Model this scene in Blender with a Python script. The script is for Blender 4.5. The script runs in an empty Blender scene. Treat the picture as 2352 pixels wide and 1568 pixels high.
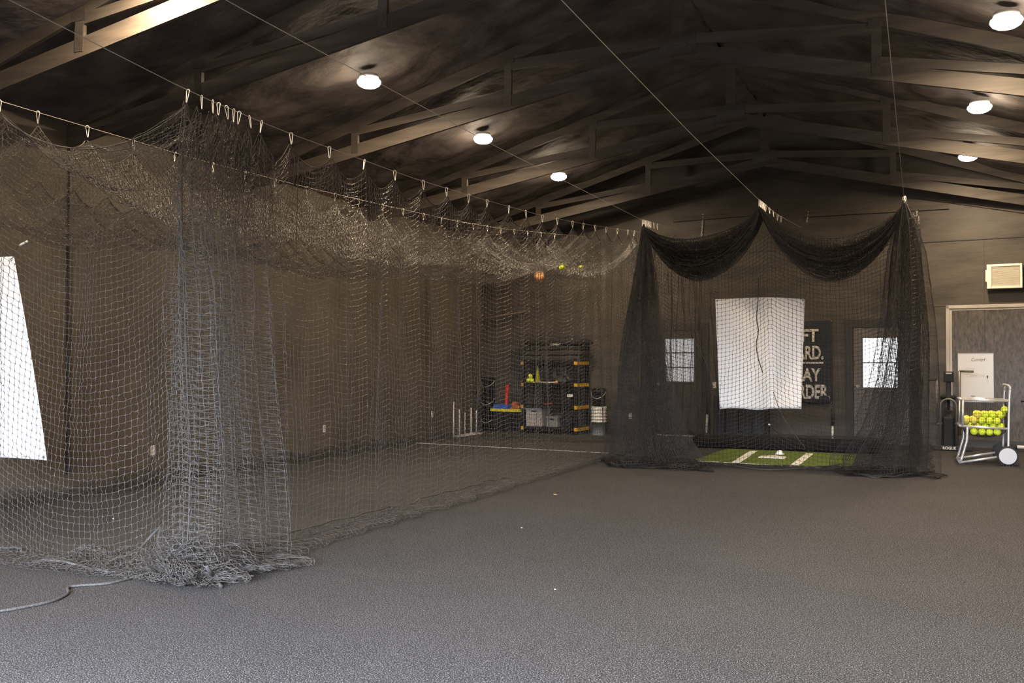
import bpy, bmesh, math, random
import numpy as np
from mathutils import Vector, Matrix

random.seed(7)
RNG = np.random.RandomState(11)
SC = bpy.context.scene
COL = SC.collection
PI = math.pi

# ------------------------------------------------------------------ camera
CAMH = 1.43
FPX = 2200.0
YAW, PITCH = math.radians(23.1087), math.radians(1.2499)
cR = Vector((math.cos(YAW), math.sin(YAW), 0))
cF = Vector((-math.sin(YAW)*math.cos(PITCH), math.cos(YAW)*math.cos(PITCH), math.sin(PITCH)))
cU = cR.cross(cF)
cd = bpy.data.cameras.new('camera')
cam = bpy.data.objects.new('camera', cd)
COL.objects.link(cam)
cd.sensor_width = 36
cd.lens = FPX*36/2352
cd.clip_start, cd.clip_end = 0.05, 200
cam.matrix_world = Matrix(((cR.x, cU.x, -cF.x, 0), (cR.y, cU.y, -cF.y, 0), (cR.z, cU.z, -cF.z, CAMH), (0, 0, 0, 1)))
SC.camera = cam

# ------------------------------------------------------------------ light and exposure
SC.view_settings.view_transform = 'Standard'
SC.view_settings.look = 'None'
SC.view_settings.gamma = 1
SC.view_settings.use_curve_mapping = False
SC.view_settings.exposure = 0.0
w = bpy.data.worlds.new('daylight')
SC.world = w
w.use_nodes = True
w.node_tree.nodes['Background'].inputs[0].default_value = (0.62, 0.74, 1.0, 1)
w.node_tree.nodes['Background'].inputs[1].default_value = 0.12


def area(name, loc, direction, sx, sy, power, col):
    l = bpy.data.lights.new(name, 'AREA')
    l.shape = 'RECTANGLE'
    l.size, l.size_y, l.energy, l.color = sx, sy, power, col
    o = bpy.data.objects.new(name, l)
    COL.objects.link(o)
    o.location = loc
    o.rotation_euler = Vector(direction).to_track_quat('-Z', 'Y').to_euler()
    return o


# daylight entering through the open door behind the photographer
area('open_sky_daylight', (-1.0, -6.2, 6.4), (0, 1, -0.75), 16, 9, 56000, (0.78, 0.86, 1.0))
LAMPS = [(-6.0, 3.35, 4.78), (-6.0, 5.93, 4.78), (-5.98, 9.7, 4.76), (-5.95, 12.85, 4.76), (-5.92, 16.0, 4.76),
         (0.74, 3.4, 4.62), (0.74, 6.7, 4.62), (0.76, 9.95, 4.62), (0.70, 13.2, 4.62), (0.7, 16.3, 4.62)]
LAMP_W = 153
LAMP_COL = (1.0, 0.76, 0.49)


# ------------------------------------------------------------------ pixel rays onto real planes
def ray(px, py):
    return cF + cR*((px-1176)/FPX) + cU*((784-py)/FPX)


CO = Vector((0, 0, CAMH))


def onY(px, py, Y):
    d = ray(px, py)
    return CO + d*(Y/d.y)


def onX(px, py, X):
    d = ray(px, py)
    return CO + d*(X/d.x)


def onZ(px, py, Z=0.0):
    d = ray(px, py)
    return CO + d*((Z-CAMH)/d.z)


WS, WY = -0.104, 18.02          # back wall: y = WY + WS*x
WA = math.atan(WS)
wE = Vector((math.cos(WA), math.sin(WA), 0))
wN = Vector((wE.y, -wE.x, 0))    # into the room


def wallY(x):
    return WY + WS*x


def onW(px, py, off=0.0):
    d = ray(px, py)
    P0 = Vector((0, WY, 0)) + wN*off
    return CO + d*((P0-CO).dot(wN)/d.dot(wN))


# ------------------------------------------------------------------ materials
def mat(name, col, rough=0.6, metal=0.0, emit=None, estr=0.0, spec=0.5):
    m = bpy.data.materials.new(name)
    m.use_nodes = True
    b = m.node_tree.nodes['Principled BSDF']
    b.inputs['Base Color'].default_value = (*col, 1)
    b.inputs['Roughness'].default_value = rough
    b.inputs['Metallic'].default_value = metal
    b.inputs['Specular IOR Level'].default_value = spec
    if emit:
        b.inputs['Emission Color'].default_value = (*emit, 1)
        b.inputs['Emission Strength'].default_value = estr
    return m


def noisy(name, c1, c2, scale=(4, 4, 4), detail=6, rough=0.7, bump=0.0, bscale=None, lo=0.35, hi=0.65, spec=0.4, bdist=0.02, metal=0.0, spots=None):
    m = mat(name, c1, rough, metal, spec=spec)
    nt = m.node_tree
    N, L = nt.nodes, nt.links
    b = N['Principled BSDF']
    tc = N.new('ShaderNodeTexCoord')
    mp = N.new('ShaderNodeMapping')
    mp.inputs['Scale'].default_value = scale
    L.new(tc.outputs['Object'], mp.inputs[0])
    n = N.new('ShaderNodeTexNoise')
    n.inputs['Scale'].default_value = 1
    n.inputs['Detail'].default_value = detail
    n.inputs['Roughness'].default_value = 0.6
    L.new(mp.outputs[0], n.inputs['Vector'])
    r = N.new('ShaderNodeValToRGB')
    r.color_ramp.elements[0].position, r.color_ramp.elements[1].position = lo, hi
    r.color_ramp.elements[0].color = (*c1, 1)
    r.color_ramp.elements[1].color = (*c2, 1)
    L.new(n.outputs[0], r.inputs[0])
    out = r.outputs[0]
    if spots:
        sc, thr, sw, col = spots
        n3 = N.new('ShaderNodeTexNoise')
        n3.inputs['Scale'].default_value = sc
        n3.inputs['Detail'].default_value = 5
        L.new(tc.outputs['Object'], n3.inputs['Vector'])
        r3 = N.new('ShaderNodeValToRGB')
        r3.color_ramp.elements[0].position, r3.color_ramp.elements[1].position = thr, thr+sw
        L.new(n3.outputs[0], r3.inputs[0])
        mx = N.new('ShaderNodeMix')
        mx.data_type = 'RGBA'
        L.new(r3.outputs[0], mx.inputs[0])
        L.new(out, mx.inputs[6])
        mx.inputs[7].default_value = (*col, 1)
        out = mx.outputs[2]
    L.new(out, b.inputs['Base Color'])
    if bump:
        src = n
        if bscale:
            src = N.new('ShaderNodeTexNoise')
            mp2 = N.new('ShaderNodeMapping')
            mp2.inputs['Scale'].default_value = bscale
            L.new(tc.outputs['Object'], mp2.inputs[0])
            src.inputs['Scale'].default_value = 1
            src.inputs['Detail'].default_value = 4
            L.new(mp2.outputs[0], src.inputs['Vector'])
        bp = N.new('ShaderNodeBump')
        bp.inputs['Strength'].default_value = bump
        bp.inputs['Distance'].default_value = bdist
        L.new(src.outputs[0], bp.inputs['Height'])
        L.new(bp.outputs[0], b.inputs['Normal'])
    return m


M = {
    'floor': noisy('speckled_turf', (0.010, 0.0097, 0.0102), (0.0165, 0.016, 0.0167), (0.7, 0.7, 0.7), 3, 0.85, 0.25, (260, 260, 260), spec=0.25, bdist=0.01, spots=(150, 0.55, 0.05, (0.17, 0.165, 0.17))),
    'wallback': noisy('dark_painted_plywood', (0.048, 0.042, 0.036), (0.086, 0.076, 0.065), (1.2, 1.2, 6), 7, 0.55, 0.35, (6, 6, 30), bdist=0.006),
    'osb': noisy('dark_painted_osb', (0.040, 0.034, 0.030), (0.105, 0.088, 0.076), (26, 26, 9), 6, 0.42, 0.9, (40, 40, 14), spec=0.6, bdist=0.008),
    'wallleft': noisy('brown_painted_wall', (0.072, 0.060, 0.048), (0.104, 0.087, 0.070), (1.1, 1.1, 1.1), 5, 0.6, 0.2, (20, 20, 20), bdist=0.004),
    'foam': noisy('dark_sprayed_foam', (0.050, 0.043, 0.041), (0.115, 0.098, 0.092), (2, 2, 2), 6, 0.75, 0.7, (2.6, 3.2, 2.6), bdist=0.08, spec=0.25),
    'truss': noisy('dark_painted_timber', (0.045, 0.037, 0.030), (0.085, 0.070, 0.057), (1.2, 14, 14), 5, 0.6, 0.25, (3, 50, 50), bdist=0.003),
    'plate': noisy('pressed_steel_plate', (0.055, 0.047, 0.04), (0.09, 0.078, 0.066), (60, 60, 60), 2, 0.4, 0.8, (70, 70, 70), bdist=0.004, metal=0.3),
    'net': mat('net_twine', (0.058, 0.052, 0.048), 0.45, spec=0.4),
    'netdark': mat('dark_net_twine', (0.024, 0.021, 0.020), 0.45, spec=0.4),
    'rope': noisy('dark_braided_rope', (0.025, 0.023, 0.022), (0.06, 0.056, 0.054), (200, 200, 200), 2, 0.7),
    'greyrope': noisy('grey_braided_rope', (0.025, 0.024, 0.023), (0.085, 0.082, 0.08), (160, 160, 160), 2, 0.7),
    'cable': mat('steel_cable', (0.55, 0.50, 0.44), 0.4, 0.6),
    'clip': mat('zinc_clip', (0.95, 0.93, 0.88), 0.3, 0.5),
    'vinyl': noisy('white_vinyl', (0.80, 0.79, 0.78), (0.86, 0.85, 0.84), (1.5, 1.5, 1.5), 3, 0.5, 0.15, (3, 3, 3), bdist=0.03),
    'black': mat('black_plastic', (0.010, 0.010, 0.011), 0.5, spec=0.25),
    'blackfab': noisy('black_fabric', (0.010, 0.010, 0.011), (0.028, 0.026, 0.026), (12, 12, 12), 4, 0.8, 0.4, (30, 30, 30)),
    'dark': mat('dark_grey_plastic', (0.035, 0.033, 0.032), 0.5),
    'yellow': mat('yellow_plastic', (0.75, 0.42, 0.02), 0.45),
    'lemon': mat('lemon_yellow_plastic', (0.75, 0.68, 0.04), 0.45),
    'ball': noisy('softball_leather', (0.62, 0.78, 0.03), (0.72, 0.86, 0.06), (20, 20, 20), 3, 0.55),
    'ballold': noisy('worn_softball_leather', (0.62, 0.66, 0.06), (0.74, 0.62, 0.14), (14, 14, 14), 3, 0.6),
    'seam': mat('red_seam_thread', (0.45, 0.08, 0.03), 0.7),
    'orange': noisy('orange_rubber', (0.55, 0.24, 0.08), (0.68, 0.33, 0.13), (20, 20, 20), 3, 0.6),
    'brownleather': noisy('orange_brown_leather', (0.38, 0.10, 0.03), (0.55, 0.18, 0.06), (25, 25, 25), 3, 0.6),
    'red': mat('red_plastic', (0.75, 0.02, 0.015), 0.4),
    'blue': mat('blue_foam', (0.02, 0.10, 0.50), 0.6),
    'whiteplastic': mat('white_plastic', (0.75, 0.72, 0.66), 0.45),
    'greybin': mat('grey_translucent_plastic', (0.42, 0.39, 0.37), 0.4),
    'smallbin': mat('dusty_grey_plastic', (0.25, 0.235, 0.22), 0.4),
    'hubwhite': mat('pale_grey_plastic', (0.50, 0.50, 0.53), 0.5),
    'white': mat('white_paint', (0.80, 0.79, 0.77), 0.4),
    'ivory': noisy('aged_ivory_plastic', (0.78, 0.74, 0.64), (0.84, 0.80, 0.72), (8, 8, 8), 4, 0.4, spots=(22, 0.70, 0.02, (0.42, 0.33, 0.22))),
    'steel': noisy('brushed_aluminium_tube', (0.58, 0.57, 0.58), (0.70, 0.69, 0.70), (8, 8, 8), 3, 0.35, metal=0.55),
    'track': noisy('galvanised_trim', (0.36, 0.33, 0.30), (0.46, 0.43, 0.39), (3, 3, 3), 4, 0.45, metal=0.1),
    'board': mat('whiteboard_surface', (0.60, 0.595, 0.58), 0.25),
    'ink': mat('faded_marker_ink', (0.42, 0.38, 0.36), 0.5),
    'inkmid': mat('brown_marker_ink', (0.16, 0.12, 0.10), 0.5),
    'inkdark': mat('black_marker_ink', (0.06, 0.06, 0.07), 0.5),
    'frame': mat('dark_aluminium_frame', (0.10, 0.095, 0.095), 0.4, 0.3),
    'banner': noisy('black_banner_cloth', (0.010, 0.012, 0.017), (0.020, 0.024, 0.032), (4, 4, 4), 3, 0.6, 0.3, (3, 3, 3), bdist=0.02),
    'letters': noisy('cream_print', (0.62, 0.60, 0.55), (0.72, 0.70, 0.66), (30, 30, 30), 4, 0.6, spots=(60, 0.62, 0.03, (0.05, 0.05, 0.06))),
    'turf': noisy('green_artificial_turf', (0.075, 0.115, 0.018), (0.13, 0.18, 0.035), (30, 30, 30), 4, 0.9, 0.8, (150, 150, 150), bdist=0.01, spec=0.2),
    'chalk': noisy('white_turf_line', (0.55, 0.56, 0.54), (0.80, 0.80, 0.78), (30, 30, 30), 3, 0.8),
    'doordark': mat('dark_painted_door', (0.042, 0.037, 0.033), 0.5),
    'doorgrey': mat('grey_painted_door', (0.13, 0.115, 0.105), 0.45),
    'casing': mat('dark_door_casing', (0.030, 0.027, 0.026), 0.5),
    'paneday': mat('daylit_window_pane', (0.8, 0.85, 0.9), 0.2, emit=(0.93, 0.97, 1.0), estr=1.7),
    'paneshade': mat('shaded_window_pane', (0.3, 0.3, 0.31), 0.2, emit=(0.86, 0.90, 1.0), estr=0.30),
    'lampglass': mat('lit_lamp_glass', (1, 1, 1), 0.3, emit=(1.0, 0.86, 0.66), estr=45),
    'rubber': mat('black_rubber', (0.018, 0.018, 0.019), 0.7),
    'bikegrey': mat('grey_painted_steel', (0.16, 0.145, 0.135), 0.4, 0.3),
    'fillmatte': mat('matte_black_filler', (0.012, 0.011, 0.012), 0.9, spec=0.15),
    'padblack': mat('dark_blue_black_vinyl', (0.020, 0.021, 0.026), 0.45),
    'wood': noisy('dark_wood_rod', (0.09, 0.07, 0.05), (0.15, 0.12, 0.09), (20, 20, 20), 3, 0.6),
    'pinkred': mat('dull_red_plastic', (0.35, 0.05, 0.06), 0.5),
}


# ------------------------------------------------------------------ mesh helpers
def wloc(o):
    p = Vector((0, 0, 0))
    while o is not None:
        p += o.location
        o = o.parent
    return p


class MB:
    def __init__(s):
        s.v, s.f = [], []

    def add(s, vs, fs):
        o = len(s.v)
        s.v += [tuple(v) for v in vs]
        s.f += [tuple(i+o for i in f) for f in fs]
        return s

    def box(s, c, size, rz=0.0, e=None, bev=0.0, rx=0.0):
        bm = bmesh.new()
        bmesh.ops.create_cube(bm, size=1)
        bmesh.ops.scale(bm, vec=size, verts=bm.verts)
        if bev:
            bmesh.ops.bevel(bm, geom=list(bm.edges), offset=bev, segments=2, affect='EDGES', profile=0.5)
        R = Matrix.Rotation(rz, 3, 'Z') @ Matrix.Rotation(rx, 3, 'X')
        bm.verts.index_update()
        vs = [R @ v.co + Vector(c) for v in bm.verts]
        fs = [[v.index for v in f.verts] for f in bm.faces]
        bm.free()
        return s.add(vs, fs)

    def tube(s, pts, r, n=8, closed=False, caps=True):
        pts = [Vector(p) for p in pts]
        N = len(pts)
        rs = r if isinstance(r, (list, tuple)) else [r]*N
        vs, fs = [], []
        a = None
        for i in range(N):
            if closed:
                d = (pts[(i+1) % N]-pts[i-1])
            else:
                d = pts[min(i+1, N-1)]-pts[max(i-1, 0)]
            if d.length < 1e-9:
                d = Vector((0, 0, 1))
            d.normalize()
            if a is None:
                a = d.orthogonal().normalized()
            else:
                a = (a-d*a.dot(d))
                a = a.normalized() if a.length > 1e-6 else d.orthogonal().normalized()
            b = d.cross(a)
            for k in range(n):
                t = 2*PI*k/n
                vs.append(pts[i]+(a*math.cos(t)+b*math.sin(t))*rs[i])
        for i in range(N if closed else N-1):
            for k in range(n):
                j = (i+1) % N
                fs.append((i*n+k, i*n+(k+1) % n, j*n+(k+1) % n, j*n+k))
        if not closed and caps:
            fs.append(tuple(range(n-1, -1, -1)))
            fs.append(tuple((N-1)*n+k for k in range(n)))
        return s.add(vs, fs)

    def lathe(s, c, prof, n=20, axis=(0, 0, 1)):
        A = Vector(axis).normalized()
        X = A.orthogonal().normalized()
        Y = A.cross(X)
        vs, fs = [], []
        for r, z in prof:
            for k in range(n):
                t = 2*PI*k/n
                vs.append(Vector(c)+A*z+(X*math.cos(t)+Y*math.sin(t))*max(r, 1e-4))
        for i in range(len(prof)-1):
            for k in range(n):
                fs.append((i*n+k, i*n+(k+1) % n, (i+1)*n+(k+1) % n, (i+1)*n+k))
        fs.append(tuple(range(n-1, -1, -1)))
        fs.append(tuple((len(prof)-1)*n+k for k in range(n)))
        return s.add(vs, fs)

    def ball(s, c, r, n=16, m=10, sc=(1, 1, 1), rot=None):
        prof = [(math.sin(PI*i/m), -math.cos(PI*i/m)) for i in range(m+1)]
        vs, fs = [], []
        for rr, z in prof:
            for k in range(n):
                t = 2*PI*k/n
                p = Vector((rr*math.cos(t)*sc[0], rr*math.sin(t)*sc[1], z*sc[2]))*r
                if rot:
                    p = rot @ p
                vs.append(Vector(c)+p)
        for i in range(m):
            for k in range(n):
                fs.append((i*n+k, i*n+(k+1) % n, (i+1)*n+(k+1) % n, (i+1)*n+k))
        return s.add(vs, fs)

    def grid(s, fn, nu, nv, thick=0.0):
        P = [[Vector(fn(i/(nu-1), j/(nv-1))) for j in range(nv)] for i in range(nu)]
        vs = [P[i][j] for i in range(nu) for j in range(nv)]
        fs = [(i*nv+j, (i+1)*nv+j, (i+1)*nv+j+1, i*nv+j+1) for i in range(nu-1) for j in range(nv-1)]
        if thick:
            n = nu*nv
            back = []
            for i in range(nu):
                for j in range(nv):
                    a = P[min(i+1, nu-1)][j]-P[max(i-1, 0)][j]
                    b = P[i][min(j+1, nv-1)]-P[i][max(j-1, 0)]
                    back.append(P[i][j]-a.cross(b).normalized()*thick)
            vs += back
            fs += [tuple(x+n for x in reversed(f)) for f in list(fs)]
            rim = [(i, 0) for i in range(nu)]+[(nu-1, j) for j in range(1, nv)]+[(i, nv-1) for i in range(nu-2, -1, -1)]+[(0, j) for j in range(nv-2, 0, -1)]
            for k in range(len(rim)):
                a = rim[k][0]*nv+rim[k][1]
                b = rim[(k+1) % len(rim)][0]*nv+rim[(k+1) % len(rim)][1]
                fs.append((a, a+n, b+n, b))
        return s.add(vs, fs)

    def build(s, name, m, parent=None, smooth=False, at=None):
        me = bpy.data.meshes.new(name)
        pw = wloc(parent)
        org = Vector(at) if at is not None else pw.copy()
        me.from_pydata([tuple(Vector(v)-org) for v in s.v], [], s.f)
        me.validate()
        if smooth:
            me.polygons.foreach_set('use_smooth', [True]*len(me.polygons))
        me.materials.append(M[m] if isinstance(m, str) else m)
        o = bpy.data.objects.new(name, me)
        COL.objects.link(o)
        o.parent = parent
        o.location = org-pw
        return o


def tag(o, label=None, cat=None, group=None, kind=None):
    if label:
        o['label'] = label
    if cat:
        o['category'] = cat
    if group:
        o['group'] = group
    if kind:
        o['kind'] = kind
    return o


def thing(name, label, cat, loc, group=None):
    o = bpy.data.objects.new(name, None)
    o.empty_display_size = 0.1
    COL.objects.link(o)
    o.location = loc
    return tag(o, label, cat, group)


def struct(name, mb, m, smooth=False):
    return tag(mb.build(name, m, smooth=smooth), kind='structure')


def copy_tree(o, parent=None):
    c = o.copy()
    COL.objects.link(c)
    if parent is not None:
        c.parent = parent
    for ch in list(o.children):
        copy_tree(ch, c)
    return c


def lettering(name, text, size, m, P, ex, ez, parent, sx=1.0, shear=0.0, off=0.0, extrude=0.002):
    """flat lettering with its lower-left corner at P, running along ex, standing along ez"""
    cu = bpy.data.curves.new(name, 'FONT')
    cu.body, cu.size, cu.extrude, cu.offset, cu.shear = text, size, extrude, off, shear
    tmp = bpy.data.objects.new(name+'_src', cu)
    COL.objects.link(tmp)
    bpy.context.view_layer.update()
    me = bpy.data.meshes.new_from_object(tmp.evaluated_get(bpy.context.evaluated_depsgraph_get()))
    bpy.data.objects.remove(tmp)
    ex, ez = Vector(ex).normalized(), Vector(ez).normalized()
    nn = ex.cross(ez)
    for v in me.vertices:
        c = v.co.copy()
        v.co = Vector(P)-wloc(parent)+ex*(c.x*sx)+ez*c.y+nn*c.z
    me.materials.clear()
    me.materials.append(M[m])
    o = bpy.data.objects.new(name, me)
    COL.objects.link(o)
    o.parent = parent
    return o


# ------------------------------------------------------------------ net mesher (numpy)
def sines(shape_pts, scale, seed, octaves=3):
    """smooth pseudo noise over points (...,3)"""
    r = np.random.RandomState(seed)
    out = np.zeros(shape_pts.shape[:-1])
    for o in range(octaves):
        k = r.normal(size=(5, shape_pts.shape[-1]))*scale*(1.9**o)
        ph = r.uniform(0, 6.28, 5)
        for a in range(5):
            out += np.sin(shape_pts @ k[a]+ph[a])*(0.55**o)/3
    return out


def strands(P, r, refine=2, jit=0.006, knot=1.7, seed=0):
    """P (nl, np, 3): nl polylines. returns verts, quads"""
    rs = np.random.RandomState(seed)
    nl, n_, _ = P.shape
    if refine > 1:
        m = (n_-1)*refine+1
        Q = np.zeros((nl, m, 3))
        Q[:, ::refine] = P
        for k in range(1, refine):
            t = k/refine
            Q[:, k::refine] = P[:, :-1]*(1-t)+P[:, 1:]*t+rs.normal(size=(nl, n_-1, 3))*jit
        rad = np.full(m, r*0.92)
        rad[::refine] = r*knot
    else:
        Q, m = P, n_
        rad = np.full(m, r)
    T = np.empty_like(Q)
    T[:, 1:-1] = Q[:, 2:]-Q[:, :-2]
    T[:, 0] = Q[:, 1]-Q[:, 0]
    T[:, -1] = Q[:, -1]-Q[:, -2]
    T /= np.linalg.norm(T, axis=2, keepdims=True)+1e-12
    ref = np.zeros_like(T)
    ref[..., 2] = 1
    vert = np.abs(T[..., 2:3]) > 0.8
    ref = np.where(vert, np.array([1.0, 0, 0]), ref)
    A = np.cross(T, ref)
    A /= np.linalg.norm(A, axis=2, keepdims=True)+1e-12
    B = np.cross(T, A)
    V = np.empty((nl, m, 3, 3))
    for k in range(3):
        t = 2*PI*k/3
        V[:, :, k] = Q+(A*math.cos(t)+B*math.sin(t))*rad[None, :, None]
    base = (np.arange(nl)[:, None]*m+np.arange(m-1)[None, :]).reshape(-1)*3
    F = []
    for k in range(3):
        k2 = (k+1) % 3
        F.append(np.stack([base+k, base+k2, base+3+k2, base+3+k], 1))
    return V.reshape(-1, 3), np.concatenate(F)


NETR = 0.0016


def netobj(name, grids, parent, r=NETR, refine=2, jit=0.006, mm='net', seed=1, knot=1.7):
    vs, fs, off = [], [], 0
    for gi, P in enumerate(grids):
        P = P+np.random.RandomState(seed+gi).normal(size=P.shape)*.002
        for Q in (P, P.transpose(1, 0, 2)):
            v, f = strands(np.ascontiguousarray(Q), r, refine, jit, knot, seed+gi)
            vs.append(v)
            fs.append(f+off)
            off += len(v)
    v = (np.concatenate(vs)-np.array(wloc(parent))).astype(np.float32)
    f = np.concatenate(fs).astype(np.int32)
    me = bpy.data.meshes.new(name)
    me.vertices.add(len(v))
    me.vertices.foreach_set('co', v.ravel())
    me.loops.add(len(f)*4)
    me.loops.foreach_set('vertex_index', f.ravel())
    me.polygons.add(len(f))
    me.polygons.foreach_set('loop_start', np.arange(0, len(f)*4, 4, dtype=np.int32))
    me.update(calc_edges=True)
    me.materials.append(M[mm])
    o = bpy.data.objects.new(name, me)
    COL.objects.link(o)
    o.parent = parent
    return o


# ================================================================== THE SETTING
XL, XRT = -8.8, 2.75            # side walls
RX = -2.56                      # ridge
YN, YF = -0.8, 19.6


def botz(x):                    # underside of a bottom chord
    return 4.96-(0.180*(RX-x) if x < RX else 0.235*(x-RX))


def topz(x):                    # underside of a top chord
    return 5.80-(0.290*(RX-x) if x < RX else 0.350*(x-RX))


def ceilz(x):
    return topz(x)+0.15


struct('floor', MB().add([(XL-.3, YN-3, 0), (XRT+.3, YN-3, 0), (XRT+.3, YF, 0), (XL-.3, YF, 0), (XL-.3, YN-3, -.1), (XRT+.3, YN-3, -.1), (XRT+.3, YF, -.1), (XL-.3, YF, -.1)],
       [(0, 1, 2, 3), (7, 6, 5, 4), (0, 4, 5, 1), (1, 5, 6, 2), (2, 6, 7, 3), (3, 7, 4, 0)]), 'floor')

# walls
struct('wall_left', MB().box((XL-.1, (YN+YF)/2, 2.2), (.2, YF-YN, 4.4)), 'wallleft')
struct('wall_right', MB().box((XRT+.1, (YN+YF)/2, 2.2), (.2, YF-YN, 4.4)), 'wallleft')


def wallpoly(mb, pts, th=0.12):
    """pts (x,z) counter-clockwise seen from the room; slab in the back wall plane"""
    P = [Vector((x, wallY(x), z)) for x, z in pts]
    Q = [p-wN*th for p in P]
    n = len(P)
    mb.add(P+Q, [tuple(range(n)), tuple(range(2*n-1, n-1, -1))]+[(i, i+n, (i+1) % n+n, (i+1) % n) for i in range(n)])
    return mb


struct('wall_back', wallpoly(MB(), [(XL-.2, 0), (XRT+.2, 0), (XRT+.2, ceilz(XRT)+.1), (RX, ceilz(RX)+.1), (XL-.2, ceilz(XL)+.05)]), 'wallback')
# front wall with the wide open doorway (behind the photographer)
fw = MB()
fw.box((-7.15, YN, 2.4), (3.7, .2, 4.8)).box((2.6, YN, 2.4), (.7, .2, 4.8)).box((-1.5, YN, 4.35), (7.6, .2, 3.3))
struct('wall_front', fw, 'wallback')


# lumpy sprayed-foam ceiling, both slopes
def ceil_mesh(x0, x1, seed):
    nx, ny = 70, 220
    xs, ys = np.linspace(x0, x1, nx), np.linspace(YN, YF, ny)
    g = np.stack(np.meshgrid(xs, ys, indexing='ij'), -1)
    lump = sines(g*np.array([1.0, 1.6]), 1.1, seed, 3)*0.05+np.abs(sines(g, 2.3, seed+5, 2))*0.05
    z = np.vectorize(ceilz)(g[..., 0])
    # foam stands proud between the trusses and is thinner at them
    V = []
    for i in range(nx):
        for j in range(ny):
            V.append((g[i, j, 0], g[i, j, 1], z[i, j]-lump[i, j]*0.8-0.01))
    F = [(i*ny+j, i*ny+j+1, (i+1)*ny+j+1, (i+1)*ny+j) for i in range(nx-1) for j in range(ny-1)]
    n0 = len(V)
    V += [(x0, YN, ceilz(x0)+.3), (x1, YN, ceilz(x1)+.3), (x1, YF, ceilz(x1)+.3), (x0, YF, ceilz(x0)+.3)]
    F.append((n0, n0+1, n0+2, n0+3))
    return MB().add(V, F)


struct('ceiling_left', ceil_mesh(XL-.2, RX, 3), 'foam', True)
struct('ceiling_right', ceil_mesh(RX, XRT+.2, 9), 'foam', True)

# plywood seams, battens and skirtings
YL0, YL1 = YN, wallY(XL)


def lbox(y0, y1, z0, z1, t=.02):
    return MB().box((XL+t/2, (y0+y1)/2, (z0+z1)/2), (t, y1-y0, z1-z0))


struct('baseboard_left', lbox(YL0, YL1, 0, .115, .02), 'wallleft')


def wbox(mb, x0, x1, z0, z1, off=0.0, t=.02, bev=0.0):
    c = Vector(((x0+x1)/2, wallY((x0+x1)/2), (z0+z1)/2))+wN*(off+t/2)
    return mb.box(c, ((x1-x0)/math.cos(WA), t, z1-z0), WA, bev=bev)


struct('baseboard_back', wbox(MB(), -8.7, -4.0, 0, .1), 'casing')
struct('trim_1', wbox(wbox(wbox(MB(), -8.6, .15, 3.50, 3.515, 0, .012), .15, XRT, 3.50, 3.52, 0, .014), -.2, .98, 2.385, 2.395, 0, .006), 'casing')   # plywood joints
struct('trim_2', wbox(wbox(MB(), .99, 1.0, 2.43, 3.50, 0, .006), .99, 1.0, .15, 2.34, .012, .006), 'casing')
struct('trim_3', MB().box((XL+.015, 7.93, 2.25), (.03, .05, 4.1)), 'casing')
struct('wall_back_osb', wbox(MB(), .46, XRT, .10, 2.36, 0, .012), 'osb')
struct('baseboard_right', wbox(MB(), .40, XRT, 0, .13, .0, .03), 'dark')

# sliding-door frame of galvanised trim
tk = MB()
for (x0, x1, z0, z1) in ((.40, .455, .05, 2.40), (.40, XRT, 2.345, 2.40)):
    wbox(tk, x0, x1, z0, z1, 0, .04, .004)
for (x0, x1, z0, z1) in ((.455, .495, .05, 2.345), (.455, XRT, 2.31, 2.345)):
    wbox(tk, x0, x1, z0, z1, 0, .022, .003)
struct('trim_4', tk, 'track')

# timbers along the gable
g = MB()
for (xa, xb) in ((XL, RX), (RX, XRT)):
    for dz, th, dp in ((0.0, .20, .045), (-.20, .03, .03)):
        za, zb = botz(xa)+dz+.14, botz(xb)+dz+.14
        P = []
        for off in (0, dp):
            for x, z in ((xa, za), (xb, zb), (xb, zb-th), (xa, za-th)):
                p = Vector((x, wallY(x), z))+wN*off
                P.append(p)
        g.add(P, [(0, 1, 2, 3), (7, 6, 5, 4), (0, 4, 5, 1), (1, 5, 6, 2), (2, 6, 7, 3), (3, 7, 4, 0)])
struct('trim_5', g, 'truss')


def ledger(x0, z0, x1, z1):
    P = []
    for off in (0, .04):
        for x, z in ((x0, z0), (x1, z1), (x1, z1-.09), (x0, z0-.09)):
            P.append(Vector((x, wallY(x), z))+wN*off)
    return MB().add(P, [(0, 1, 2, 3), (7, 6, 5, 4), (0, 4, 5, 1), (1, 5, 6, 2), (2, 6, 7, 3), (3, 7, 4, 0)])


a, b_ = onW(1547, 500), onW(1735, 484)
struct('trim_6', ledger(a.x, a.z, b_.x, b_.z), 'truss')
a, b_ = onW(1845, 488), onW(2180, 468)
struct('trim_7', ledger(a.x, a.z, b_.x, b_.z), 'truss')


# ------------------------------------------------------------------ trusses
def beam(mb, a, b, y, d, th=.04):
    """timber in the plane y from a to b (x,z along its underside), depth d upward"""
    a, b = Vector((a[0], y, a[1])), Vector((b[0], y, b[1]))
    up = Vector((0, 0, 1))
    dr = (b-a).normalized()
    n = (up-dr*up.dot(dr)).normalized() if abs(dr.z) < .9 else Vector((1, 0, 0))
    Yv = Vector((0, th/2, 0))
    P = [a-Yv, b-Yv, b-Yv+n*d, a-Yv+n*d, a+Yv, b+Yv, b+Yv+n*d, a+Yv+n*d]
    return mb.add(P, [(0, 1, 2, 3), (7, 6, 5, 4), (0, 4, 5, 1), (1, 5, 6, 2), (2, 6, 7, 3), (3, 7, 4, 0)])


CH = .17


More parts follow.
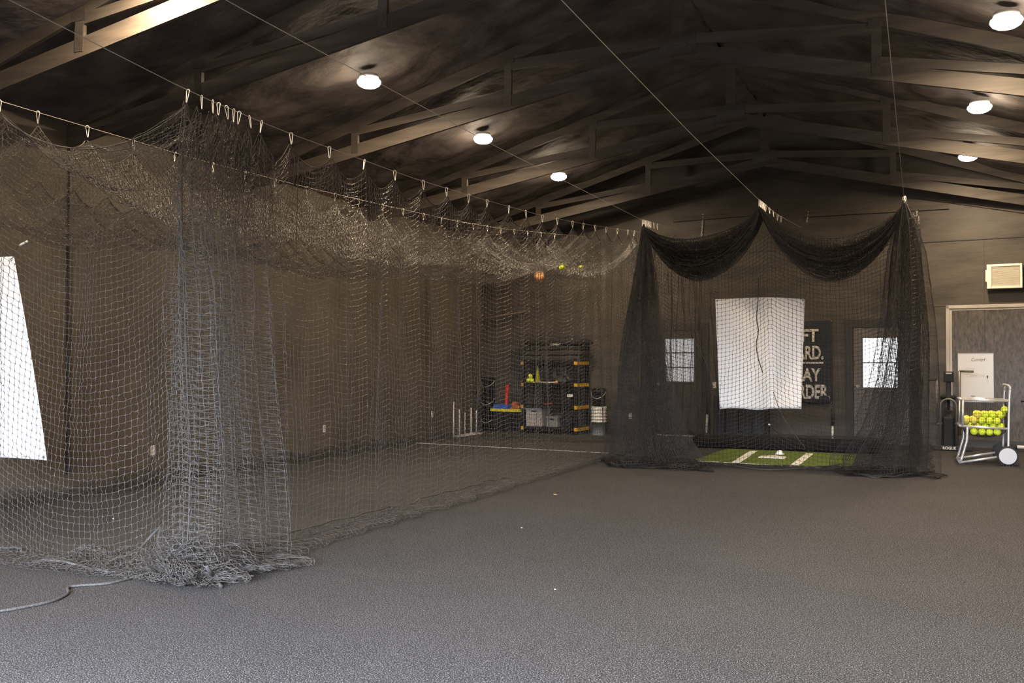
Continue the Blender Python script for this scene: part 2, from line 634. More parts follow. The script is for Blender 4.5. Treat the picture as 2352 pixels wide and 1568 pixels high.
def make_truss(y):
    yy = y
    t = thing('roof_truss', 'x', 'truss', (RX, yy, 4.96), 'scissor roof trusses')
    for xe, nm in ((XL, 'l'), (XRT, 'r')):
        beam(MB(), (xe, botz(xe)), (RX, botz(RX)), yy, CH).build('bottom_chord', 'truss', t)
        beam(MB(), (xe, topz(xe)), (RX, topz(RX)), yy, .15).build('top_chord', 'truss', t)
        s = -1 if xe < RX else 1
        x1, x2 = RX+s*2.15, RX+s*4.38
        for x in (x1, x2):
            beam(MB(), (x-.05, botz(x)+.10), (x-.05, topz(x)+.05), yy-.002, .10, .038).build('vertical_web', 'truss', t)
        beam(MB(), (RX, botz(RX)+.16), (x1, topz(x1)-.10), yy+.001, .12, .038).build('diagonal_web', 'truss', t)
        if abs(xe-RX) > 4.6:
            beam(MB(), (x1, botz(x1)+.15), (x2, topz(x2)-.07), yy+.001, .10, .038).build('diagonal_web', 'truss', t)
        for x in (x1, x2):
            MB().box((x, yy-.024, botz(x)+.16), (.10, .004, .22)).build('gusset_plate', 'plate', t)
            MB().box((x, yy-.024, topz(x)+.02), (.16, .004, .10)).build('gusset_plate', 'plate', t)
    beam(MB(), (RX-.07, botz(RX)+.10), (RX-.07, topz(RX)+.05), yy-.002, .14, .038).build('king_post', 'truss', t)
    MB().box((RX, yy-.024, botz(RX)+.15), (.42, .004, .26)).build('gusset_plate', 'plate', t)
    return t


t0 = make_truss(10.92)
tlab = {10.92: 'dark scissor truss between the two brighter lamps of the left row',
        14.27: 'dark scissor truss between the middle and farthest ceiling lamps of the left row',
        17.6: 'dark scissor truss closest to the gable wall above the green mat',
        7.9: 'dark scissor truss just nearer than the left-row lamp that glows largest',
        6.36: 'pale-lit scissor truss crossing the upper left corner, chord bleached by a lamp',
        3.0: 'dark scissor truss closest to the photographer, above the top left corner'}
t0['label'] = tlab[10.92]
for y in (14.27, 17.6, 7.9, 6.36, 3.0):
    c = copy_tree(t0)
    c.location.y = y
    c['label'] = tlab[y]

# ------------------------------------------------------------------ ceiling lamps
lampl = ['round ceiling lamp of the left row closest to the open doorway',
         'round ceiling lamp lit beside the pale upper-left truss chord',
         'lit round ceiling lamp, largest glow of the three in the left row',
         'lit round ceiling lamp, middle one of the left row',
         'lit round ceiling lamp, smallest and farthest of the left row',
         'round ceiling lamp on the right slope nearest the open doorway',
         'round ceiling lamp on the right slope beyond the top edge',
         'lit round ceiling lamp in the top right corner, biggest glow of the right slope',
         'small lit round ceiling lamp on the right slope beside the truss chord',
         'round ceiling lamp on the right slope closest to the gable wall']
first = None
for i, (x, y, z) in enumerate(LAMPS):
    if first is None:
        L_ = thing('ceiling_lamp', lampl[i], 'lamp', (x, y, z), 'round ceiling lamps')
        MB().lathe((x, y, z), [(.11, .07), (.12, .01), (.10, .0)], 20).build('lamp_base', 'white', L_, True)
        MB().lathe((x, y, z), [(.11, .02), (.138, .0), (.142, -.02), (.125, -.05), (.09, -.072), (.045, -.084), (.0, -.088)], 20).build('lamp_glass', 'lampglass', L_, True)
        first = L_
    else:
        L_ = copy_tree(first)
        L_.location = (x, y, z)
        L_['label'] = lampl[i]
    for kind in ('POINT', 'AREA'):
        pl = bpy.data.lights.new('lamp_light', kind)
        pl.color = LAMP_COL
        if kind == 'POINT':
            pl.energy, pl.shadow_soft_size = LAMP_W*.12, .09
        else:
            pl.shape, pl.size, pl.energy = 'DISK', .2, LAMP_W*.88
        po = bpy.data.objects.new('lamp_light', pl)
        COL.objects.link(po)
        po.location = (x, y, z-.11 if kind == 'AREA' else z-.2)

# ================================================================== CABLES
def lerp_tab(tab, y):
    ys = [a for a, _ in tab]
    zs = [b for _, b in tab]
    return np.interp(y, ys, zs)


CX1, CX2, CX6 = -4.45, -6.15, -8.35
Z1 = [(-2.4, 4.0), (3.6, 3.36), (5.0, 3.225), (6, 3.19), (8, 3.19), (9.7, 3.24), (11.4, 3.31), (13, 3.42), (14.7, 3.56), (16, 3.68), (18.4, 3.95)]
Z2 = [(-2.4, 4.0), (4.9, 3.33), (7, 3.31), (8.7, 3.34), (10.3, 3.39), (12.4, 3.47), (14, 3.57), (16.5, 3.79), (18.6, 3.98)]
Z6 = [(-2.4, 4.0), (4.9, 3.40), (8, 3.38), (12, 3.44), (16.5, 3.75), (18.8, 4.0)]
Z3 = [(-2.4, 4.0), (4.2, 3.45), (8, 3.40), (12.96, 3.41), (18.3, 3.75)]
Z4 = [(-2.4, 4.1), (5.4, 3.63), (9, 3.60), (13.2, 3.62), (15, 3.68), (18.2, 3.9)]
Z5 = [(-2.4, 4.0), (6.3, 3.62), (13.2, 3.54), (18.0, 3.85)]
CAB = [(CX1, Z1, 'thin steel cable carrying the near-side top edge of the long black net'),
       (CX2, Z2, 'thin steel cable carrying the middle of the long net roof'),
       (CX6, Z6, 'steel cable along the left wall carrying the far edge of the long net'),
       (-3.55, Z3, 'bare steel cable running to the left peak of the net before the doors'),
       (-1.99, Z4, 'bare steel cable running diagonally to the middle peak of the swagged net'),
       (-0.18, Z5, 'thin bare steel cable dropping almost straight to the right-hand net peak')]
for x, tab, lab in CAB:
    yend = wallY(x)-.01
    ys = np.linspace(YN+.1, yend, 60)
    pts = [(x, y, float(lerp_tab(tab, y))) for y in ys]
    tag(MB().tube(pts, .0028, 6).build('steel_cable', 'rope' if x == CX6 else 'cable'), lab, 'cable', 'steel cables overhead')  # wall-side cable darkened in colour, as lamps lit plain steel too brightly

# ---- clips
clip_proto = {}


def clip(x, y, z, label, group, yaw=0.0, name='spring_clip'):
    """a pear-shaped wire clip hanging from a cable at z"""
    if 'c' not in clip_proto:
        e = []
        for k in range(11):
            t = PI*k/10
            e.append((.0125*math.cos(t), 0, -.006+.0125*math.sin(t)))
        e += [(-.0085, 0, -.035), (-.005, 0, -.065), (-.003, 0, -.083), (.001, 0, -.088), (.004, 0, -.083), (.006, 0, -.060), (.0095, 0, -.035)]
        o = MB().tube(e, .0026, 6, closed=True).build(name, 'clip', smooth=True)
        clip_proto['c'] = o
    else:
        o = clip_proto['c'].copy()
        COL.objects.link(o)
    o.location = (x, y, z)
    o.rotation_euler = (random.uniform(-.2, .2), random.uniform(-.1, .1), yaw)
    return tag(o, label, 'clip', group)


C1Y = [4.96, 5.09, 5.2, 5.26, 5.34, 5.42, 5.48, 5.59, 5.73, 6.09, 6.61, 7.15, 7.67, 8.22, 8.72, 9.25, 9.72, 10.34, 10.86, 11.43, 11.97, 12.58, 13.05, 13.59, 14.15, 14.73, 15.32, 15.72, 16.2]
C2Y = [4.91, 5.24, 5.71, 6.2, 6.7, 7.2, 7.68, 8.15, 8.71, 9.26, 9.76, 10.3, 10.81, 11.38, 11.91, 12.39, 12.93, 13.45, 13.95, 14.5, 15.1, 15.7, 16.4]
for i, y in enumerate(C1Y):
    lab = 'silver spring clip hooking the net onto the near-side cable of the long net'
    gr = 'clips on the near-side cable of the long net'
    if i == 0:
        lab, gr = 'silver spring clip at the front corner peak of the long net, nearest of its row', None
    clip(CX1, y, float(lerp_tab(Z1, y))+.004, lab, gr, random.uniform(-.6, 1.2))
for i, y in enumerate(C2Y):
    clip(CX2, y, float(lerp_tab(Z2, y))+.004, 'silver spring clip hooking the net roof onto the middle cable', 'clips on the middle roof cable', random.uniform(-.6, 1.2))

# ================================================================== LONG NET (batting cage along the left wall)
CELL = 0.05
YF1 = 4.95


def clip_map(clips, L, y_end=None):
    """columns along a clip row: arrays Y, dip, fold (lateral excess), u phase; L material metres per gap"""
    Y, dip, fold, ph = [], [], [], []
    for a, b in zip(clips[:-1], clips[1:]):
        gap = b-a
        Lg = max(gap*1.06, min(L, gap*5)) if gap < .45 else gap*1.06
        n = int(round(Lg/CELL))
        ex = math.sqrt(max(Lg*Lg-gap*gap, 0.0001))
        for k in range(n):
            u = k/n
            Y.append(a+gap*u)
            dip.append(math.sin(PI*u)**.8*(ex*.42 if gap < .45 else .235*gap))
            fold.append(math.sin(2*PI*u)*ex*(.22 if gap < .45 else .12)*random.uniform(.3, 1.2))
            ph.append(u)
    Y.append(clips[-1]); dip.append(0); fold.append(0); ph.append(0)
    return np.array(Y), np.array(dip), np.array(fold), np.array(ph)


Y1, D1, F1, U1 = clip_map(C1Y, .60)
# the same columns on the middle cable: spread over its clips
i1 = np.linspace(0, 1, len(Y1))
C2m = [4.93]+C2Y[1:]
Y2c = np.interp(i1, np.linspace(0, 1, len(C2m)), C2m)
u2 = (i1*(len(C2m)-1)) % 1.0
D2 = np.sin(PI*u2)**.8*.16
C6n = 26
Y6c = 4.95+i1*(16.4-4.95)
u6 = (i1*C6n) % 1.0
D6 = np.sin(PI*u6)**.8*.17

cage = thing('batting_cage_net', 'long black net enclosure hung from cables along the left wall', 'net', (CX1, YF1, 0))
NV = 66
TOP = .085


def pile(P, k0, side, seed, spread=.22, height=.05):
    """rows that would fall below the floor are laid out on it as a heap"""
    ni, nj, _ = P.shape
    r = np.random.RandomState(seed)
    ph = np.cumsum(r.normal(size=ni)*.10)
    for i in range(ni):
        below = np.where(P[i, :, 2] < .015)[0]
        if len(below) == 0:
            continue
        j0 = below[0]
        e = (np.arange(nj-j0)+1)*CELL
        lat = spread*np.sin(e*7.5+ph[i]*.5)*np.minimum(1, e/.1)
        P[i, j0:, 0] += side[0]*lat
        P[i, j0:, 1] += side[1]*lat
        P[i, j0:, 2] = .008+height*np.abs(np.sin(e*11+ph[i]))*(.6+.4*np.sin(ph[i]*2))
    return P


def side_net(Y, dip, fold, ztop, X, seed, nv=NV, foldgrow=1.0, xdir=1):
    ni = len(Y)
    v = np.arange(nv)*CELL
    P = np.zeros((ni, nv, 3))
    ztp = ztop-dip
    drape = np.minimum(1, v/1.2)
    q = np.stack(np.meshgrid(Y, v, indexing='ij'), -1)
    n1 = sines(q*np.array([1.0, .25]), 3.0, seed)
    n2 = sines(q*np.array([1.4, .35]), 4.0, seed+3)
    fade = 1-.55*np.exp(-v/.3)
    P[..., 0] = X+xdir*fold[:, None]*(.5+.9*drape[None, :]*foldgrow)+n1*.035*fade
    P[..., 1] = Y[:, None]+n2*.022*fade+sines(q*np.array([1, .08]), 1.6, seed+9)*.07*fade+fold[:, None]*.35*drape
    # the scallop of the top rope dies out downwards
    P[..., 2] = ztop[:, None]-(dip[:, None]*np.exp(-v/.8)[None, :]) - v[None, :]*1.0-dip[:, None]*(1-np.exp(-v/.8))[None, :]*.25
    return P


z1t = lerp_tab(Z1, Y1)-TOP
S = side_net(Y1, D1, F1, z1t, CX1, 21, nv=74)
vfr = np.minimum(1, np.arange(74)*CELL/3.2)
# the bunched front end fans outwards towards the floor
fan = np.exp(-((Y1-4.96)/.55)**2)
S[..., 1] += (fan*.10)[:, None]*0
bun = np.clip((6.3-Y1)/.4, 0, 1)
S[..., 0] += (bun[:, None]*vfr[None, :]**2)*np.sin(np.arange(len(Y1))*.21)[:, None]*.16
S[..., 1] += (bun[:, None]*vfr[None, :]**2)*(np.cos(np.arange(len(Y1))*.17)[:, None]*.10-.02)
S = pile(S, 0, (1, 0), 5, .20, .06)
netobj('side_panel', [S], cage, refine=2, r=NETR*.92, jit=.003, seed=31)

# roof between the near-side and middle cables, and from there to the wall
def roof_net(YA, zA, XA, YB, zB, XB, dA, dB, n, sag, seed):
    k0 = np.arange(len(YA))
    k1 = np.linspace(0, len(YA)-1, int(len(YA)*1.45))
    YA, zA, YB, zB, dA, dB, sag = [np.interp(k1, k0, a) for a in (YA, zA, YB, zB, dA, dB, sag)]
    ni = len(YA)
    t = np.linspace(0, 1, n)
    P = np.zeros((ni, n, 3))
    P[..., 0] = XA+(XB-XA)*t[None, :]
    P[..., 1] = YA[:, None]*(1-t)+YB[:, None]*t
    base = zA[:, None]*(1-t)+zB[:, None]*t
    para = 4*t*(1-t)
    P[..., 2] = base-sag[:, None]*para-dA[:, None]*np.exp(-t/.14)-dB[:, None]*np.exp(-(1-t)/.14)
    q = P[..., :2]
    P[..., 2] += sines(q*np.array([.8, 1.5]), 4.0, seed)*.06*para+sines(q*np.array([.6, 2.2]), 9.0, seed+7)*.025*para
    P[..., 1] += sines(q, 3.0, seed+2)*.05*para
    P[..., 0] += sines(q*np.array([1, 1.3]), 4.0, seed+4)*.03*para
    return P


z2t = lerp_tab(Z2, Y2c)-TOP
z6t = lerp_tab(Z6, Y6c)-TOP
frontk = np.exp(-((Y2c-4.9)/.9)**2)
sagA = .62-.03*np.clip((Y1-11)/2.5, 0, 1)-.30*np.exp(-((Y1-4.95)/.22)**2)+.05*np.sin(Y1*1.7)
RA = roof_net(Y1, z1t, CX1, Y2c, z2t, CX2, D1, D2, 44, sagA, 41)
sagB = .66-.30*np.exp(-((Y6c-4.9)/.9)**2)+.05*np.sin(Y6c*1.3)
RB = roof_net(Y2c, z2t, CX2, Y6c, z6t, CX6, D2, D6, 56, sagB, 51)
netobj('roof_panel', [RA, RB], cage, refine=1, r=NETR*1.25, seed=33)

# wall-side panel
n6 = 260
Y6w = np.linspace(4.95, 16.4, n6)
u6w = (np.linspace(0, 1, n6)*C6n) % 1
WSd = side_net(Y6w, np.sin(PI*u6w)**.8*.17, np.sin(2*PI*u6w)*.03, lerp_tab(Z6, Y6w)-TOP, CX6, 61, nv=88)
WSd = pile(WSd, 0, (1, 0), 8, .22, .17)
netobj('wall_side_panel', [WSd], cage, refine=1, seed=35)

# front panel: two bays
def front_bay(XA, zA, XB, zB, n, sag, seed, Yp, nv=78, yb=0.0):
    t = np.linspace(0, 1, n)
    v = np.arange(nv)*CELL
    P = np.zeros((n, nv, 3))
    X = XA+(XB-XA)*t
    top = zA*(1-t)+zB*t-sag*(4*t*(1-t))**.9
    q = np.stack(np.meshgrid(X, v, indexing='ij'), -1)
    P[..., 0] = X[:, None]+sines(q*np.array([.8, .3]), 2.2, seed)*.03*np.minimum(1, v/.6)
    P[..., 1] = Yp+yb*v[None, :]+sines(q*np.array([1.4, .25]), 3.2, seed+2)*.045*np.minimum(1, v/.5)
    P[..., 2] = top[:, None]-v[None, :]+.17*np.clip(v/1.5, 0, 1)[None, :]*np.exp(-(np.abs(CX1-X)/.75)**1.5)[:, None]
    return P


FA = front_bay(CX1, 3.13, CX2, 3.22, 42, .26, 71, YF1)
FB = front_bay(CX2, 3.22, CX6, 3.30, 52, .30, 75, YF1)
FA = pile(FA, 0, (0, -1), 9, .17, .07)
FB = pile(FB, 0, (0, -1), 10, .17, .07)
netobj('front_panel', [FA, FB], cage, refine=3, jit=.0035, seed=37)
BK = front_bay(CX1, 3.55, CX6, 3.6, 90, .25, 81, 16.3, nv=74)
BK = pile(BK, 0, (0, 1), 12, .15, .05)
netobj('back_panel', [BK], cage, refine=1, seed=39)

# border and seam ropes
def rope_obj(name, pts, r, parent, m='rope', n=6):
    return MB().tube(pts, r, n).build(name, m, parent, True)


rope_obj('border_rope', [tuple(p+np.array([0, 0, .004])) for p in S[:, 0]], .0042, cage)
rope_obj('border_rope', [tuple(p) for p in RB[:, 0]], .0035, cage)
rope_obj('border_rope', [tuple(p) for p in WSd[:, 0]], .006, cage)
rope_obj('border_rope', [tuple(p) for p in FA[:, 0]]+[tuple(p) for p in FB[1:, 0]], .0045, cage)
rope_obj('border_rope', [tuple(p+np.array([.0, -.01, 0])) for p in FA[0, :66]], .0045, cage)
rope_obj('border_rope', [tuple(p+np.array([-.02, .06, 0])) for p in FA[1, :66]], .004, cage)
rope_obj('hem_rope', [tuple(p) for p in FA[:, -1]]+[tuple(p) for p in FB[1:, -1]], .009, cage, 'greyrope', 8)
rope_obj('hem_rope', [tuple(p) for p in S[::3, -1]], .007, cage, 'rope')
ks = int(np.argmin(np.abs(Y1-6.2)))
for yy in (6.2, 9.0, 11.4, 13.9):
    ks = int(np.argmin(np.abs(Y1-yy)))
    rope_obj('seam_rope', [tuple(p) for p in S[ks, :62]], .0028, cage)
# gathered heap at the foot of the front corner
hp = np.zeros((32, 24, 3))
for i in range(32):
    for j in range(24):
        a, b = i/31, j/23
        x = -4.74+.66*a+.10*math.sin(b*19+a*3)
        y = 4.86+.30*b+.48*a*b-.10*math.sin(a*PI)*(1-b)
        hh = .27*math.exp(-((a-.42)/.42)**2)*math.sin(PI*min(1, b*1.05+.04))
        z = .01+hh*(1+.30*math.sin(a*21+b*9))+.02*abs(math.sin(b*41+a*13))
        hp[i, j] = (x, y, z)
hp2 = hp.copy()
hp2[..., 2] = hp2[..., 2]*.62+.006
hp2[..., 0] += .03*np.sin(hp[..., 1]*23)
hp2[..., 1] += .02*np.cos(hp[..., 0]*31)
# left heap lobe
hq = np.zeros((40, 20, 3))
for i in range(40):
    for j in range(20):
        a, b = i/39, j/19
        hq[i, j] = (-5.75+1.15*a+.04*math.sin(b*20), 4.86+.44*b+.03*math.sin(a*30), .01+.13*math.sin(PI*b)**.8*math.sin(PI*min(a*1.1, 1))*(1+.35*math.sin(a*17+b*6)))
netobj('gathered_heap', [hp, hp2, hq], cage, refine=2, jit=.008, seed=45)
# knotted end of the corner bundle and its loops of rope
kb = np.zeros((21, 13, 3))
for i in range(21):
    for j in range(13):
        a, b = i/20*2*PI, j/12
        rr = .085*math.sin(PI*min(max(b, .03), .97))**.6*(1+.12*math.sin(a*3+b*9))
        kb[i, j] = (-4.50+.26*b, 4.84-.02*b+.7*rr*math.cos(a), .085+rr*math.sin(a)*.9)
netobj('knotted_bundle', [kb], cage, refine=2, jit=.006, seed=47)
pf = lambda lst: [tuple(onZ(x, y, z)) for x, y, z in lst]


def smooth_path(P, n=8):
    P = [Vector(p) for p in P]
    out = []
    for i in range(len(P)-1):
        p0, p1, p2, p3 = P[max(i-1, 0)], P[i], P[i+1], P[min(i+2, len(P)-1)]
        for k in range(n):
            t = k/n
            out.append(.5*((2*p1)+(p2-p0)*t+(2*p0-5*p1+4*p2-p3)*t*t+(3*p1-p0-3*p2+p3)*t**3))
    out.append(P[-1])
    return out


MB().tube(smooth_path(pf([(474, 1300, .14), (482, 1312, .10), (492, 1328, .03), (508, 1347, .012)])), .013, 8).build('rope_tail', 'greyrope', cage, True)
MB().tube(smooth_path(pf([(295, 1303, .012), (330, 1250, .10), (368, 1212, .22), (362, 1245, .16), (384, 1278, .08), (420, 1284, .05), (450, 1280, .06)])), .010, 8).build('rope_loop', 'greyrope', cage, True)
MB().tube(smooth_path(pf([(325, 1307, .014), (380, 1309, .014), (430, 1306, .014), (470, 1300, .05)])), .011, 8).build('rope_loop', 'greyrope', cage, True)
# loose rope trailing over the floor
lr = smooth_path(pf([(-70, 1408, .009), (0, 1403, .009), (60, 1393, .009), (120, 1380, .009), (155, 1363, .009), (156, 1350, .009), (175, 1345, .009), (250, 1339, .009), (310, 1325, .009), (360, 1314, .009), (383, 1297, .03), (378, 1278, .10)]))
tag(MB().tube(lr, .0085, 8).build('loose_rope', 'greyrope', None, True), 'grey rope snaking over the floor from the net heap to the left edge', 'rope')

# ================================================================== SECOND NET (tee cage before the doors)
tee = thing('tee_cage_net', 'dark net hung in swags from three cable ends before the doors and banner', 'net', (-1.9, 13.3, 0))
CELL2 = .056
P3, P4, P5 = np.array([-3.55, 13.0, 3.33]), np.array([-1.99, 13.2, 3.54]), np.array([-.18, 13.2, 3.47])


def swag(A, B, n, m, sag, band, seed, depth=.35, material=2.4):
    t = np.linspace(0, 1, n)[:, None]
    s = np.linspace(0, 1, m)[None, :]
    par = 4*t*(1-t)
    wd = band*(.10+.90*par**.8)
    P = np.zeros((n, m, 3))
    for k in range(3):
        P[..., k] = A[k]*(1-t)+B[k]*t
    P[..., 2] += -sag*par**.85-wd*s
    rr = np.random.RandomState(seed)
    ph = rr.uniform(0, 6.28, 4)
    w_ = s*material/.5
    P[..., 1] += depth*(.12+.88*par)*(.5*np.sin(w_*5.1+ph[0])+.3*np.sin(w_*9.3+ph[1]+t*2.0)+.5*s)
    P[..., 2] += .05*par*np.sin(w_*7.7+ph[2]+t*3)
    return P


SW = []
for k_ in range(4):
    o_ = np.array([0, .14*k_, 0])
    SW += [swag(P3+o_, P4+o_, 44, 60, .36-.03*k_, .50, 3+k_), swag(P4+o_, P5+o_, 48, 60, .50-.03*k_, .46, 13+k_)]
netobj('roof_swag', SW, tee, mm='netdark', refine=1, r=NETR*1.55, seed=61)


def fan_bunch(A, n, nv, xl, xr, yspread, seed, waves, h=3.3):
    """net gathered at A and fanning down: xl/xr functions of v-fraction give its left and right edge"""
    t = np.linspace(0, 1, n)
    v = np.arange(nv)*CELL2
    f = v/h
    P = np.zeros((n, nv, 3))
    r = np.random.RandomState(seed)
    pos = .5-.5*np.cos(t*PI*waves)           # folds back and forth
    pos = pos*.55+.45*t
    pos = (pos-pos.min())/(pos.max()-pos.min())
    fr = np.minimum(f, 1.0)
    L, R = xl(fr), xr(fr)
    P[..., 0] = A[0]+L[None, :]+(R-L)[None, :]*pos[:, None]
    P[..., 1] = A[1]+yspread*(np.sin(t*PI*waves*1.3+seed)[:, None])*np.minimum(1, fr*1.6+.03)[None, :]
    P[..., 2] = A[2]-v[None, :]-.03*np.sin(t*40)[:, None]
    q = np.stack(np.meshgrid(t*6, v, indexing='ij'), -1)
    P[..., 0] += sines(q*np.array([1, .6]), 2.0, seed)*.03*fr[None, :]
    return P


def interp_fn(pts):
    a = [p[0] for p in pts]
    b = [p[1] for p in pts]
    return lambda f: np.interp(f, a, b)


# right bunch under the right peak
RBn = fan_bunch(P5, 210, 82, interp_fn([(0, -.02), (.08, -.12), (.2, -.22), (.45, -.32), (.7, -.48), (.88, -.68), (1, -.95)]),
                interp_fn([(0, .02), (.08, .16), (.2, .26), (.5, .36), (1, .40)]), .30, 7, 7)
RBn = pile(RBn, 0, (-.4, -.9), 15, .22, .09)
# left bunch under the left peak
LBn = fan_bunch(P3, 210, 80, interp_fn([(0, -.02), (.1, -.10), (.4, -.30), (.75, -.50), (1, -.72)]),
                interp_fn([(0, .02), (.1, .14), (.4, .30), (.7, .48), (.85, .62), (1, 1.0)]), .30, 8, 7)
LBn = pile(LBn, 0, (.4, -.9), 16, .22, .09)
netobj('gathered_side', [RBn], tee, mm='netdark', refine=1, r=NETR*1.35, seed=63)
netobj('gathered_side', [LBn], tee, mm='netdark', refine=1, r=NETR*1.35, seed=64)


# thin front sheet under the swags
def front_sheet(seed, Yp, z0, lift):
    n, nv = 66, 70
    t = np.linspace(0, 1, n)
    X = P3[0]+(P5[0]-P3[0])*t
    sagk = np.abs(np.sin(t*PI*2))**.8
    top = 3.15-.28*sagk+.1*t+z0
    P = np.zeros((n, nv, 3))
    v = np.arange(nv)*CELL2
    q = np.stack(np.meshgrid(X, v, indexing='ij'), -1)
    P[..., 0] = X[:, None]+sines(q*np.array([1, .3]), 2.0, seed)*.03
    P[..., 1] = Yp+sines(q*np.array([1.2, .35]), 2.4, seed+3)*.07
    P[..., 2] = top[:, None]-v[None, :]
    return P


FS = front_sheet(5, 13.35, 0, 0)
FS = pile(FS, 0, (0, -1), 17, .13, .03)
BS = front_sheet(15, 17.0, .2, 0)
BS = pile(BS, 0, (0, -1), 18, .20, .12)
netobj('front_panel', [FS], tee, mm='netdark', refine=2, r=NETR*1.15, jit=.004, seed=65)
netobj('back_panel', [BS], tee, mm='netdark', refine=1, r=NETR*1.3, seed=66)


def side_sheet(X, seed, y0, y1, ztab):
    n, nv = int((y1-y0)/CELL*1.15), 74
    Y = np.linspace(y0, y1, n)
    v = np.arange(nv)*CELL2
    P = np.zeros((n, nv, 3))
    q = np.stack(np.meshgrid(Y, v, indexing='ij'), -1)
    P[..., 0] = X+sines(q*np.array([1.2, .3]), 3.0, seed)*.07
    P[..., 1] = Y[:, None]
    P[..., 2] = (lerp_tab(ztab, Y)-.1-.10*np.abs(np.sin((Y-y0)*PI/.6)))[:, None]-v[None, :]
    return pile(P, 0, (1, 0), seed+1, .18, .06)


netobj('side_panel', [side_sheet(-3.58, 25, 13.1, 18.25, Z3)], tee, mm='netdark', refine=1, r=NETR*1.3, seed=67)
netobj('side_panel', [side_sheet(-.05, 27, 13.3, 17.9, Z5)], tee, mm='netdark', refine=1, r=NETR*1.3, seed=68)
# heap along the back of the mat
hb = np.zeros((90, 30, 3))
for i in range(90):
    for j in range(30):
        a, b = i/89, j/29
        hb[i, j] = (-3.6+3.1*a, 15.90+.50*b+.03*math.sin(a*25), .05+.20*math.sin(PI*b)**.5*(1+.05*math.sin(a*23+b*5)))
hb2 = hb.copy()
hb2[..., 2] = hb2[..., 2]*.6+.01
hb2[..., 0] += .02*np.sin(hb[..., 1]*40)
hb3 = hb.copy()
hb3[..., 2] = hb3[..., 2]*.8+.02
hb3[..., 1] += .03
netobj('floor_heap', [hb], tee, mm='netdark', refine=1, r=NETR*1.2, seed=69)
tag(MB().box((-2.07, 16.17, .10), (2.95, .30, .20), -.02, bev=.05).build('heap_filler', 'fillmatte', None, True), 'long low black pad added under the net heap behind the green mat to darken it', 'filler')  # black block added so the net heap reads as a dark band
MB().tube(smooth_path(pf([(1590, 1072, .01), (1640, 1063, .02), (1700, 1072, .02), (1760, 1078, .02), (1830, 1076, .02), (1900, 1070, .03), (1960, 1085, .02), (2010, 1096, .012), (2040, 1090, .012), (2046, 1078, .04)])), .008, 8).build('hem_rope', 'rope', tee, True)
MB().tube(smooth_path([onY(1742, 640, 13.28), onY(1741, 690, 13.28), onY(1738, 730, 13.27), onY(1742, 760, 13.27), onY(1737, 790, 13.27), onY(1741, 820, 13.27), onY(1752, 856, 13.26)]), .006, 8).build('hanging_rope', 'rubber', tee, True)
MB().tube(smooth_path([onY(1578, 690, 13.2), onY(1596, 780, 13.2), onY(1625, 840, 13.2), onY(1640, 900, 13.2)]), .005, 6).build('hanging_rope', 'rope', tee, True)
MB().tube(smooth_path([onY(1776, 900, 13.22), onY(1800, 960, 13.22), onY(1850, 1030, 13.22)]), .005, 6).build('hanging_rope', 'rope', tee, True)
for k in range(11):
    y = 12.96+k*.05+(.15*(k-8) if k > 8 else 0)
    clip(-3.55, y, float(lerp_tab(Z3, y))+.004, 'silver spring clip crowded with others on the left swag peak cable', 'clips at the left swag peak', 1.1+random.uniform(-.4, .4))
ys4 = [13.2+.07*k for k in range(10)]+[14.1, 14.5, 15.0, 15.4]
for y in ys4:
    clip(-1.99, y, float(lerp_tab(Z4, y))+.004, 'silver spring clip in the row running back from the middle swag peak', 'clips at the middle swag peak', 1.0+random.uniform(-.4, .4))
for k in range(6):
    y = 13.2+k*.03
    clip(-.18+random.uniform(-.015, .015), y, float(lerp_tab(Z5, y))+.01, 'silver spring clip bunched at the right swag peak', 'clips at the right swag peak', random.uniform(-.5, .5))
# short chains with turnbuckles on the gable wall
for (px, py0, py1, lab) in ((1611, 492, 545, 'hanging chain on the gable wall above the left door'), (1853, 486, 510, 'short bright chain on the gable wall above the right part of the banner'), (2103, 482, 500, 'small chain on the gable wall just right of the right net peak')):
    p, q_ = onW(px+4, py0, .03), onW(px, py1, .03)
    t = thing('wall_chain', lab, 'chain', p)
    n = max(4, int((p-q_).length/.035))
    for k in range(n):
        c = p.lerp(q_, (k+.5)/n)
        ring = [c+Vector((.011*math.cos(u)*math.cos(k*PI/2), .011*math.cos(u)*math.sin(k*PI/2), .022*math.sin(u))) for u in [2*PI*i/10 for i in range(10)]]
        MB().tube(ring, .004, 5, closed=True).build('chain_link', 'clip', t, True)


# ================================================================== WHITE VINYL SHEETS
def sheet(name, label, c00, c10, c11, c01, wave, ties, depth=.0):
    """corners: top-left, top-right, bottom-right, bottom-left"""
    c00, c10, c11, c01 = [Vector(c) for c in (c00, c10, c11, c01)]
    t = thing(name, label, 'sheet', (c00+c10+c11+c01)/4)

    def fn(u, v):
        p = (c00*(1-u)+c10*u)*(1-v)+(c01*(1-u)+c11*u)*v
        dx, dz = wave(u, v)
        return p+Vector((0, dx, dz))
    MB().grid(fn, 40, 40, .003).build('vinyl_sheet', 'vinyl', t, True)
    for (u, v) in ((.02, .015), (.98, .015), (.98, .985), (.02, .985)):
        p = fn(u, v)
        MB().tube([p+Vector((.009*math.cos(a), -.005, .009*math.sin(a))) for a in [2*PI*k/12 for k in range(12)]], .003, 6, closed=True).build('grommet', 'dark', t)
    for path, r, m in ties:
        MB().tube(smooth_path(path), r, 6).build('tie_cord', m, t, True)
    return t


def wv1(u, v):
    k = math.exp(-((u-.62-.04*v)/.13)**2)
    return -.11*k*(.4+.6*v)+.04*math.sin(u*7), .02*math.sin(u*PI)*(1-v)+.012*math.sin(u*9)*v+.02*k*v


